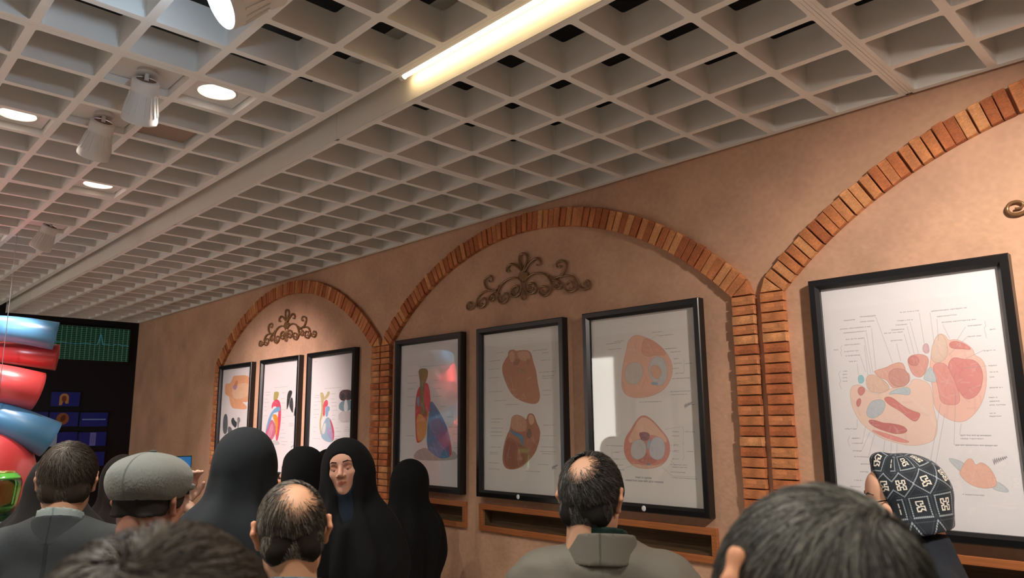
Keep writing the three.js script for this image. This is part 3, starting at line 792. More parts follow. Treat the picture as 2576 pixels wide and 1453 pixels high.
// ---------------------------------------------------------------- end wall: heartbeat panel and small screens
{
  const c = canvas(1024, 380), g = c.getContext('2d');
  g.fillStyle = '#0b3a26'; g.fillRect(0, 0, 1024, 380);
  g.strokeStyle = '#79b394'; g.lineWidth = 3;
  for (let x = 0; x < 1024; x += 26) { g.beginPath(); g.moveTo(x, 0); g.lineTo(x, 380); g.stroke(); }
  for (let y = 0; y < 380; y += 22) { g.beginPath(); g.moveTo(0, y); g.lineTo(1024, y); g.stroke(); }
  g.strokeStyle = '#54a9b8'; g.lineWidth = 6; g.beginPath(); g.moveTo(0, 195);
  for (let x = 0; x <= 1024; x += 4) { const q = (x % 350) / 350; let y = 195 + 6 * Math.sin(q * 20); if (q > 0.42 && q < 0.5) y -= 130 * (1 - Math.abs(q - 0.46) / 0.04); if (q > 0.66 && q < 0.8) y -= 24 * Math.sin((q - 0.66) / 0.14 * Math.PI); g.lineTo(x, y); }
  g.stroke();
  const tex = canvasTexture(c);
  const t = thing('heartbeat_panel', 'long green grid panel with a pale heartbeat line on the dark end wall', 'panel', [X_END + 0.001, 2.425, 1.05], Math.PI / 2);
  part('lit_screen', new THREE.PlaneGeometry(1.9, 0.37).translate(0, 0.185, 0.024), std({ color: 0x0a0a0a, map: tex, emissive: 0xffffff, emissiveMap: tex, emissiveIntensity: 0.26, roughness: 0.4 }), t);
  part('screen_case', rbox(1.93, 0.4, 0.022, 0.004, 0, 0.185, 0.011), std({ color: 0x101214, roughness: 0.6 }), t);
  // z (centre), y (centre), w, h, kind
  const list = [[0.692, 1.99, 'blue lit panel with a brown arched heart picture, topmost on the end wall', 0], [0.688, 1.775, 'blue lit panel with a round brown heart picture, second from the top', 1], [0.395, 1.77, 'blue lit panel with a line of white writing', 2], [0.68, 1.562, 'blue lit panel with a white sheet at its left edge', 3], [0.393, 1.557, 'blue lit panel with a pale mauve strip in its middle', 4], [0.393, 1.34, 'blue lit panel with a dark red picture, half hidden by the brown-haired man', 5], [0.68, 1.34, 'blue lit panel low behind the brown-haired man', 6], [0.98, 1.775, 'blue lit panel behind the heart sculpture', 7]];
  for (const [z, y, label, k] of list) {
    const cc = canvas(280, 160), q = cc.getContext('2d');
    q.fillStyle = '#0b1a66'; q.fillRect(0, 0, 280, 160);
    if (k === 0) { q.fillStyle = '#b0743f'; q.beginPath(); q.arc(125, 60, 46, Math.PI, 0); q.lineTo(171, 130); q.lineTo(140, 130); q.lineTo(130, 80); q.lineTo(105, 150); q.lineTo(79, 150); q.closePath(); q.fill(); q.fillStyle = '#6e2f22'; q.beginPath(); q.ellipse(125, 75, 24, 36, 0, 0, 7); q.fill(); }
    if (k === 1) { q.fillStyle = '#8a4a22'; q.beginPath(); q.ellipse(125, 75, 62, 68, 0, 0, 7); q.fill(); q.fillStyle = '#5e2616'; q.beginPath(); q.ellipse(128, 70, 26, 40, 0.3, 0, 7); q.fill(); }
    if (k === 2) { q.fillStyle = '#8f97b8'; const r = rng(5); for (let x = 20; x < 262;) { const w = 5 + r() * 9; q.fillRect(x, 72, w, 13); x += w + 3; } }
    if (k === 3) { q.fillStyle = '#9a9aa8'; q.fillRect(0, 2, 80, 156); }
    if (k === 4) { q.fillStyle = '#6b5f96'; q.fillRect(112, 4, 62, 152); q.strokeStyle = '#4c4478'; q.lineWidth = 5; q.beginPath(); q.ellipse(143, 80, 14, 44, 0.1, 0, 7); q.stroke(); }
    if (k === 5) { q.fillStyle = '#4a1a16'; q.fillRect(0, 0, 120, 160); q.fillStyle = '#c9c0bc'; q.fillRect(112, 0, 12, 160); }
    if (k >= 6) { q.fillStyle = '#203090'; q.fillRect(60, 40, 90, 80); }
    const ct = canvasTexture(cc), s = thing('display_screen', label, 'screen', [X_END + 0.001, y - 0.075, z + 0.0], Math.PI / 2, 'blue lit panels on the end wall');
    part('screen_case', rbox(0.285, 0.165, 0.018, 0.003, 0, 0.075, 0.009), std({ color: 0x0c0e18, roughness: 0.6 }), s);
    part('lit_screen', new THREE.PlaneGeometry(0.272, 0.15).translate(0, 0.075, 0.0195), std({ color: 0x050505, map: ct, emissive: 0xffffff, emissiveMap: ct, emissiveIntensity: 0.32, roughness: 0.4 }), s);
  }
}
// ---------------------------------------------------------------- hanging heart sculpture
const heartRed = phys({ color: new THREE.Color(0.72, 0.07, 0.07), roughness: 0.32, clearcoat: 0.6, clearcoatRoughness: 0.25 });
const heartBlue = phys({ color: new THREE.Color(0.10, 0.30, 0.52), roughness: 0.35, clearcoat: 0.5, clearcoatRoughness: 0.3 });
function vessel(points, r0, r1, wall) {       // open flared vessel with a thick rim
  const c = new THREE.CatmullRomCurve3(points.map((p) => V(...p))), n = 28, K = 28, fr = c.computeFrenetFrames(n), rings = [];
  const ring = (i, r) => { const p = c.getPointAt(i / n), o = []; for (let k = 0; k < K; k++) { const a = k / K * 2 * Math.PI; o.push(p.clone().addScaledVector(fr.normals[i], Math.cos(a) * r).addScaledVector(fr.binormals[i], Math.sin(a) * r)); } return o; };
  for (let i = 0; i <= n; i++) rings.push(ring(i, r0 + (r1 - r0) * Math.pow(i / n, 1.4)));
  for (let i = n; i >= 0; i--) rings.push(ring(i, r0 + (r1 - r0) * Math.pow(i / n, 1.4) - wall));
  const pos = [], idx = []; rings.forEach((g) => g.forEach((p) => pos.push(p.x, p.y, p.z)));
  for (let i = 0; i < rings.length; i++) { const j = (i + 1) % rings.length; for (let k = 0; k < K; k++) { const k2 = (k + 1) % K; idx.push(i * K + k, i * K + k2, j * K + k, i * K + k2, j * K + k2, j * K + k); } }
  const g = new THREE.BufferGeometry(); g.setAttribute('position', new THREE.Float32BufferAttribute(pos, 3)); g.setIndex(idx); g.computeVertexNormals(); return g;
}
// ---------------------------------------------------------------- modelling by distance fields
const cone = (a, b, ra, rb = ra, sx = 1, sz = 1) => ({ a, b, ra, rb, sx, sz });
const ball = (c, r) => ({ c, r: typeof r === 'number' ? [r, r, r] : r });
function dist(p, x, y, z) {
  if (p.c) {
    const qx = (x - p.c[0]) / p.r[0], qy = (y - p.c[1]) / p.r[1], qz = (z - p.c[2]) / p.r[2], k0 = Math.sqrt(qx * qx + qy * qy + qz * qz);
    if (k0 < 1e-6) return -Math.min(...p.r);
    const gx = qx / p.r[0], gy = qy / p.r[1], gz = qz / p.r[2];
    return k0 * (k0 - 1) / Math.sqrt(gx * gx + gy * gy + gz * gz);
  }
  const { a, b, sx, sz } = p, px = (x - a[0]) / sx, py = y - a[1], pz = (z - a[2]) / sz, bx = (b[0] - a[0]) / sx, by = b[1] - a[1], bz = (b[2] - a[2]) / sz;
  const bb = bx * bx + by * by + bz * bz || 1e-9, h = Math.max(0, Math.min(1, (px * bx + py * by + pz * bz) / bb)), dx = px - bx * h, dy = py - by * h, dz = pz - bz * h;
  return (Math.sqrt(dx * dx + dy * dy + dz * dz) - (p.ra + (p.rb - p.ra) * h)) * Math.min(1, sx, sz);
}
const smin = (a, b, k) => { if (k <= 0) return Math.min(a, b); const h = Math.max(k - Math.abs(a - b), 0) / k; return Math.min(a, b) - h * h * k * 0.25; };
const union = (prims, k) => (x, y, z) => { let d = 1e3; for (const p of prims) d = smin(d, dist(p, x, y, z), k); return d; };
const carve = (f, prims, k) => (x, y, z) => { let d = f(x, y, z); for (const p of prims) d = -smin(-d, dist(p, x, y, z), k); return d; };
function netMesh(f, lo, hi, cell) {                          // surface nets
  const n = [0, 1, 2].map((i) => Math.max(2, Math.ceil((hi[i] - lo[i]) / cell) + 1)), [nx, ny, nz] = n, v = new Float32Array(nx * ny * nz);
  for (let k = 0, o = 0; k < nz; k++) for (let j = 0; j < ny; j++) for (let i = 0; i < nx; i++, o++) v[o] = f(lo[0] + i * cell, lo[1] + j * cell, lo[2] + k * cell);
  const at = new Int32Array(nx * ny * nz).fill(-1), pos = [], idx = [], id = (i, j, k) => (k * ny + j) * nx + i;
  for (let k = 0; k < nz - 1; k++) for (let j = 0; j < ny - 1; j++) for (let i = 0; i < nx - 1; i++) {
    let sx = 0, sy = 0, sz = 0, c = 0; const o = id(i, j, k), q = [v[o], v[o + 1], v[o + nx], v[o + nx + 1], v[o + nx * ny], v[o + nx * ny + 1], v[o + nx * ny + nx], v[o + nx * ny + nx + 1]];
    let m = 0; for (let t = 0; t < 8; t++) if (q[t] < 0) m |= 1 << t;
    if (m === 0 || m === 255) continue;
    for (let e = 0; e < 12; e++) {
      const ax = e >> 2, r = e & 3, b1 = 1 << ((ax + 1) % 3), b2 = 1 << ((ax + 2) % 3), s = (r & 1 ? b1 : 0) | (r & 2 ? b2 : 0), t = s | (1 << ax);
      if ((q[s] < 0) === (q[t] < 0)) continue;
      const u = q[s] / (q[s] - q[t]), w = [s & 1, (s >> 1) & 1, (s >> 2) & 1]; w[ax] += u; sx += w[0]; sy += w[1]; sz += w[2]; c++;
    }
    at[o] = pos.length / 3; pos.push(lo[0] + (i + sx / c) * cell, lo[1] + (j + sy / c) * cell, lo[2] + (k + sz / c) * cell);
  }
  const st = [1, nx, nx * ny];
  for (let k = 1; k < nz - 1; k++) for (let j = 1; j < ny - 1; j++) for (let i = 1; i < nx - 1; i++) {
    const o = id(i, j, k);
    for (let ax = 0; ax < 3; ax++) {
      const a = v[o] < 0, b = v[o + st[ax]] < 0; if (a === b) continue;
      const u = st[(ax + 1) % 3], w = st[(ax + 2) % 3], q0 = at[o - u - w], q1 = at[o - w], q2 = at[o], q3 = at[o - u];
      if (q0 < 0 || q1 < 0 || q2 < 0 || q3 < 0) continue;
      if (a) idx.push(q0, q1, q2, q0, q2, q3); else idx.push(q0, q2, q1, q0, q3, q2);
    }
  }
  const g = new THREE.BufferGeometry(); g.setAttribute('position', new THREE.Float32BufferAttribute(pos, 3)); g.setIndex(idx); g.computeVertexNormals();
  return g;
}
const tri3 = noiseGrid(32, 11), tri4 = noiseGrid(32, 12);
const noise3 = (x, y, z) => (tri3(x + 7.3, y + z * 0.71) + tri4(z + 3.1, y * 1.13 - x * 0.63) - 1);
function paintGeometry(g, fn) { const p = g.attributes.position, c = new Float32Array(p.count * 3); for (let i = 0; i < p.count; i++) { const q = fn(p.getX(i), p.getY(i), p.getZ(i)); c[i * 3] = q[0]; c[i * 3 + 1] = q[1]; c[i * 3 + 2] = q[2]; } g.setAttribute('color', new THREE.BufferAttribute(c, 3)); return g; }
function sphereUV(g, c, su, sv) { const p = g.attributes.position, a = new Float32Array(p.count * 2); for (let i = 0; i < p.count; i++) { const x = p.getX(i) - c[0], y = p.getY(i) - c[1], z = p.getZ(i) - c[2], r = Math.hypot(x, y, z); a[i * 2] = Math.atan2(x, -z) / (2 * Math.PI) * su + 0.5; a[i * 2 + 1] = Math.asin(y / r) / Math.PI * sv + 0.5; } g.setAttribute('uv', new THREE.BufferAttribute(a, 2)); return g; }
function planarUV(g, k = 1) { const p = g.attributes.position, n = g.attributes.normal, a = new Float32Array(p.count * 2); for (let i = 0; i < p.count; i++) { const x = p.getX(i), y = p.getY(i), z = p.getZ(i); a[i * 2] = (Math.atan2(x, z) * 0.22) * k; a[i * 2 + 1] = (y + 0.3 * Math.hypot(x, z)) * k; } g.setAttribute('uv', new THREE.BufferAttribute(a, 2)); return g; }

{ // heart sculpture
  const t = thing('heart_sculpture', 'large hanging red and blue heart sculpture with cut vessels at the left edge', 'sculpture', [-5.82, 1.886, 1.912], rad(45.6));
  const body = carve(union([ball([0, -0.5, 0], [0.3, 0.33, 0.29]), ball([-0.28, -0.55, 0], [0.3, 0.36, 0.28]), ball([-0.12, -0.85, 0.02], [0.25, 0.3, 0.22]), ball([-0.45, -0.1, -0.05], [0.16, 0.5, 0.17]), ball([-0.42, 0.35, -0.05], [0.13, 0.2, 0.13])], 0.12), [cone([0.2, -0.55, 0.33], [-0.25, -0.62, 0.36], 0.05, 0.06)], 0.1);
  part('heart_body', netMesh(body, [-0.8, -1.25, -0.45], [0.42, 0.65, 0.45], 0.022), heartRed, t);
  part('blue_vessel', vessel([[-0.45, 0.02, -0.03], [-0.2, -0.02, 0.03], [0.0, -0.09, 0.05], [0.19, -0.18, -0.02], [0.33, -0.27, -0.14]], 0.085, 0.122, 0.012), heartBlue, t);
  part('red_vessel', vessel([[-0.45, 0.1, -0.02], [-0.2, 0.13, 0.04], [0.0, 0.11, 0.08], [0.13, 0.08, 0.02], [0.24, 0.04, -0.09]], 0.10, 0.132, 0.012), heartRed, t);
  part('red_vessel', vessel([[-0.42, 0.25, -0.1], [-0.15, 0.31, -0.12], [0.05, 0.30, -0.13], [0.26, 0.28, -0.24]], 0.06, 0.09, 0.01), heartRed, t);
  part('blue_vessel', vessel([[-0.42, 0.4, -0.05], [-0.2, 0.46, 0.0], [0.0, 0.455, 0.03], [0.16, 0.44, -0.02], [0.31, 0.415, -0.12]], 0.075, 0.095, 0.012), heartBlue, t);
  for (const [x, z, y0] of [[0.155, 0.15, -0.245], [-0.4, -0.1, 0.5]]) {
    part('suspension_wire', new THREE.CylinderGeometry(0.0022, 0.0022, 1.061 - y0, 8).translate(x, (1.061 + y0) / 2, z), M.steel, t);
    part('hook', new THREE.TorusGeometry(0.018, 0.004, 8, 20).scale(0.6, 1.3, 1).translate(x, y0 + 0.01, z), M.steel, t);
    part('turnbuckle', new THREE.CapsuleGeometry(0.006, 0.05, 4, 8).translate(x, y0 + 0.08, z), M.steel, t);
  }
  const p = thing('exhibit_plinth', 'grey plinth carrying the green glass jar', 'plinth', [-4.80, FL, 1.99]);
  part('column', rbox(0.26, 1.24, 0.26, 0.008, 0, 0.62, 0), std({ color: 0x5c5f60, roughness: 0.6 }), p);
  part('top_slab', rbox(0.3, 0.03, 0.3, 0.006, 0, 1.255, 0), std({ color: 0x6c6f70, roughness: 0.5 }), p);
  const j = thing('glass_jar', 'green glass jar with a bright lime lid at the left edge', 'jar', [-4.80, FL + 1.271, 1.99]);
  part('jar_body', new THREE.LatheGeometry([[0, 0], [0.06, 0], [0.075, 0.02], [0.088, 0.09], [0.098, 0.16], [0.1, 0.19], [0.094, 0.215], [0.09, 0.215], [0.092, 0.19], [0.08, 0.09], [0.066, 0.03], [0, 0.012]].map(([x, y]) => new THREE.Vector2(x, y)), 40), phys({ color: 0xffffff, transmission: 1, thickness: 0.02, roughness: 0.05, ior: 1.5, attenuationColor: new THREE.Color(0.25, 0.75, 0.2), attenuationDistance: 0.02 }), j);
  part('lid', new THREE.LatheGeometry([[0, 0.255], [0.03, 0.254], [0.07, 0.245], [0.09, 0.228], [0.095, 0.212], [0, 0.212]].map(([x, y]) => new THREE.Vector2(x, -y + 0.467)).reverse().map((p2) => new THREE.Vector2(p2.x, 0.467 - p2.y)), 40), phys({ color: new THREE.Color(0.12, 0.5, 0.07), roughness: 0.15, clearcoat: 1 }), j);
  part('rim', new THREE.TorusGeometry(0.06, 0.005, 8, 40).rotateX(Math.PI / 2).translate(0, 0.25, 0), std({ color: 0xd9c36a, metalness: 0.8, roughness: 0.25 }), j);
}
// ---------------------------------------------------------------- people
const SKIN = [0.62, 0.36, 0.24];
const skinMat = (c) => phys({ color: new THREE.Color(...c), roughness: 0.55, sheen: 0.2, sheenColor: new THREE.Color(1, 0.6, 0.5), vertexColors: true });
const cloth = (c, rough = 0.9, bump = 0.0012, sheen = 0.15) => phys({ color: new THREE.Color(...c), roughness: rough, specularIntensity: 0.5, bumpMap: weave, bumpScale: bump, sheen, sheenColor: new THREE.Color(0.5, 0.52, 0.55), sheenRoughness: 0.6 });
const BACK = -134.4;                                         // turned away from the camera

// the head, about its own centre; the face looks along +z
function headField(o = {}) {
  const j = o.jaw || 1;
  const base = union([
    ball([0, 0.03, -0.012], [0.076, 0.09, 0.096]), ball([0, -0.03, 0.03], [0.061 * j, 0.084, 0.066]), ball([0, -0.094, 0.066], [0.024 * j, 0.02, 0.022]),
    ball([0.043 * j, -0.06, 0.018], [0.024, 0.034, 0.034]), ball([-0.043 * j, -0.06, 0.018], [0.024, 0.034, 0.034]),
    ball([0.042, -0.016, 0.058], [0.024, 0.02, 0.024]), ball([-0.042, -0.016, 0.058], [0.024, 0.02, 0.024]),
    cone([-0.03, 0.03, 0.078], [0.03, 0.03, 0.078], 0.012), ball([0, 0.055, 0.055], [0.055, 0.035, 0.032]),
    cone([0, -0.07, -0.022], [0, -0.21, -0.026], 0.053, 0.056), cone([0, -0.04, -0.05], [0, -0.2, -0.034], 0.045, 0.048),
  ], 0.03);
  const sockets = [ball([0.031, 0.012, 0.104], [0.016, 0.01, 0.018]), ball([-0.031, 0.012, 0.104], [0.016, 0.01, 0.018])];
  const fine = union([
    cone([0, 0.02, 0.09], [0, -0.02, 0.111], 0.0075, 0.0115), ball([0.012, -0.026, 0.1], [0.009, 0.007, 0.01]), ball([-0.012, -0.026, 0.1], [0.009, 0.007, 0.01]),
    ball([0.031, 0.008, 0.078], [0.0145, 0.011, 0.0125]), ball([-0.031, 0.008, 0.078], [0.0145, 0.011, 0.0125]),
    cone([-0.017, -0.053, 0.086], [0, -0.0515, 0.094], 0.004, 0.0055), cone([0.017, -0.053, 0.086], [0, -0.0515, 0.094], 0.004, 0.0055),
    cone([-0.014, -0.061, 0.086], [0.014, -0.061, 0.086], 0.0062, 0.0062), ball([0, -0.061, 0.09], [0.012, 0.006, 0.006]),
  ], 0.005);
  const s = o.ear ?? 1;
  const ears = union([1, -1].flatMap((k) => [cone([k * 0.076, 0.026, -0.006], [k * 0.0845 * s, 0.03, -0.022], 0.006, 0.0065), cone([k * 0.0845 * s, 0.03, -0.022], [k * 0.087 * s, 0.005, -0.03], 0.0065, 0.006), cone([k * 0.087 * s, 0.005, -0.03], [k * 0.08, -0.026, -0.012], 0.006, 0.0065), cone([k * 0.08, -0.026, -0.012], [k * 0.074, -0.03, -0.002], 0.0065, 0.006), ball([k * 0.077, 0.0, -0.012], [0.006, 0.026, 0.016])]), 0.008);
  return (x, y, z) => smin(smin(-smin(-base(x, y, z), Math.min(dist(sockets[0], x, y, z), dist(sockets[1], x, y, z)), 0.012), fine(x, y, z), 0.007), ears(x, y, z), 0.006);
}
// a hand of palm, four fingers and thumb, as tapered bones; fingers along +y, palm looks along +z, thumb towards +x * side
function handBones(m, side, curl, spread = 0) {
  const out = [], P = (x, y, z) => { const v = V(x * side, y, z).applyMatrix4(m); return [v.x, v.y, v.z]; };
  for (const x of [-0.03, -0.011, 0.01, 0.029]) out.push(cone(P(x * 0.6, 0.005, 0), P(x, 0.082, 0), 0.0155, 0.0125));
  out.push(cone(P(0, -0.03, 0), P(0, 0.01, 0), 0.021, 0.02, 1, 1));
  [[-0.031, 0.052, 0.0078], [-0.011, 0.068, 0.0084], [0.01, 0.075, 0.0088], [0.03, 0.066, 0.0086]].forEach(([x, len, r], i) => {
    let p = [x, 0.085, 0], a = curl * (i === 3 ? 0.8 : 1), ang = a * 0.35;
    [0.45, 0.3, 0.25].forEach((q, k) => { const l = len * q * 1.05, n = [p[0] + spread * (i - 1.5) * 0.006, p[1] + Math.cos(ang) * l, p[2] + Math.sin(ang) * l]; out.push(cone(P(...p), P(...n), r * (1 - 0.06 * k), r * (0.94 - 0.08 * k))); p = n; ang += a * 0.8; });
  });
  out.push(cone(P(0.024, 0.015, 0.006), P(0.045, 0.045, 0.016), 0.0145, 0.0115), cone(P(0.045, 0.045, 0.016), P(0.05, 0.072, 0.028), 0.0108, 0.0098), cone(P(0.05, 0.072, 0.028), P(0.046, 0.092, 0.04), 0.0095, 0.008));
  return out;
}
const hangHand = (x, y, z, side) => new THREE.Matrix4().compose(V(x, y, z), new THREE.Quaternion().setFromEuler(new THREE.Euler(Math.PI - 0.15, side * -Math.PI / 2 * 0.85, 0, 'XYZ')), V(1, 1, 1));
// turn a head geometry about the neck and set it on the shoulders
function headMatrix(o) { return new THREE.Matrix4().makeTranslation(o.hx || 0, 1.53, -0.02).multiply(new THREE.Matrix4().makeRotationFromEuler(new THREE.Euler(rad(o.pitch || 0), rad(o.turn || 0), rad(o.roll || 0), 'YXZ'))).multiply(new THREE.Matrix4().makeTranslation(0, 0.105, 0.02)); }
const strip = (g) => { const q = new THREE.BufferGeometry(); q.setAttribute('position', g.attributes.position); q.setAttribute('normal', g.attributes.normal); if (g.attributes.color) q.setAttribute('color', g.attributes.color); q.setIndex(g.index); return q; };

// scalp: an ellipsoid slightly outside the skull
const SCALP = { c: [0, 0.03, -0.012], r: [0.0775, 0.0915, 0.0975] };
function hairCap(th, cut, cell, rough = 0.004, seed = 0) {
  const r = SCALP.r.map((v) => v + th), b = ball(SCALP.c, r), nape = cone([-0.032, -0.042, -0.063], [0.032, -0.042, -0.063], 0.034 + th * 0.4, 0.034 + th * 0.4, 1, 1), side = [ball([0.072, 0.02, 0.012], [0.012 + th * 0.4, 0.04, 0.03]), ball([-0.072, 0.02, 0.012], [0.012 + th * 0.4, 0.04, 0.03])];
  return netMesh((x, y, z) => { let d = smin(dist(b, x, y, z), dist(nape, x, y, z), 0.03); d = smin(d, Math.min(dist(side[0], x, y, z), dist(side[1], x, y, z)), 0.015); d += noise3(x * 60 + seed, y * 22, z * 60) * rough; const q = cut(x, y, z) + noise3(x * 90, y * 90 + seed, z * 90) * 0.004; return -smin(-d, -q, 0.006); }, [-0.13, -0.13, -0.15], [0.13, 0.16, 0.13], cell);
}
const hairline = (dy = 0, dz = 0, nape = 0.07) => (x, y, z) => Math.max(-0.766 * (y - 0.06 - dy) + 0.643 * (z - 0.085 - dz), -(y + nape + Math.min(0, z + 0.04) * -0.1), (Math.abs(x) > 0.066 && z > -0.02 ? -(y + 0.012) : -1));
// single hairs as tapered three-sided tubes lying over the scalp
function strands(o) {
  const r = rng(o.seed), pos = [], idx = [], col = [], N = new THREE.Vector3(), D = new THREE.Vector3(), p = new THREE.Vector3(), crown = V(...(o.crown || [0.01, 0.8, -0.6])).normalize(), seg = o.seg || 4, c = (o.shell || SCALP).c, rr = (o.shell || SCALP).r.map((v) => v + (o.lift || 0.006));
  let made = 0, guard = 0;
  while (made < o.count && guard++ < o.count * 30) {
    const a = r() * Math.PI * 2, u = r() * 2 - 1, s = Math.sqrt(1 - u * u);
    N.set(s * Math.cos(a), u, s * Math.sin(a));
    const x = c[0] + N.x * rr[0], y = c[1] + N.y * rr[1], z = c[2] + N.z * rr[2];
    if (r() > o.density(x, y, z, N)) continue;
    made++;
    const w = (o.width || 0.0011) * (0.7 + 0.6 * r()), len = o.length * (0.6 + 0.8 * r()), up = (o.up || 0.0) * r(), swirl = (o.swirl || 0.3) + (r() - 0.5) * (o.mess || 0.5), shade = o.color(r, x, y, z), base = pos.length / 3, off = r() * 0.003;
    p.copy(N);
    for (let i = 0; i <= seg; i++) {
      const t = i / seg, h = 1 + off / 0.09 + up * t + (o.bulge || 0) * Math.sin(t * Math.PI);
      // flow: away from the crown, bent sideways round it, pulled down
      D.copy(p).addScaledVector(crown, -p.dot(crown)); D.copy(p).sub(crown).addScaledVector(p, -p.clone().sub(crown).dot(p)).normalize();
      const side = new THREE.Vector3().crossVectors(p, D).normalize();
      D.addScaledVector(side, swirl); if (o.comb) D.addScaledVector(V(...o.comb), 0.8); D.addScaledVector(p, -D.dot(p)).normalize(); side.crossVectors(p, D).normalize();
      const X = c[0] + p.x * rr[0] * h, Y = c[1] + p.y * rr[1] * h, Z = c[2] + p.z * rr[2] * h, ww = w * (1 - 0.75 * t);
      for (let k = 0; k < 3; k++) { const g = k / 3 * 2 * Math.PI; pos.push(X + (side.x * Math.cos(g) + p.x * Math.sin(g)) * ww, Y + (side.y * Math.cos(g) + p.y * Math.sin(g)) * ww, Z + (side.z * Math.cos(g) + p.z * Math.sin(g)) * ww); col.push(...shade); }
      if (i < seg) for (let k = 0; k < 3; k++) { const b = base + i * 3, k2 = (k + 1) % 3; idx.push(b + k, b + k2, b + 3 + k, b + k2, b + 3 + k2, b + 3 + k); }
      p.addScaledVector(D, len / seg / 0.09).normalize();
    }
  }
  const g = new THREE.BufferGeometry(); g.setAttribute('position', new THREE.Float32BufferAttribute(pos, 3)); g.setAttribute('color', new THREE.Float32BufferAttribute(col, 3)); g.setIndex(idx); g.computeVertexNormals();
  return g;
}
const hairMat = (rough = 0.35) => phys({ color: 0xffffff, vertexColors: true, roughness: rough, specularIntensity: 1 });
const tone = (dark, light, share) => (r) => { const k = r() < share ? 0.5 + r() * 0.5 : r() * 0.25; return dark.map((c, i) => c + (light[i] - c) * k); };

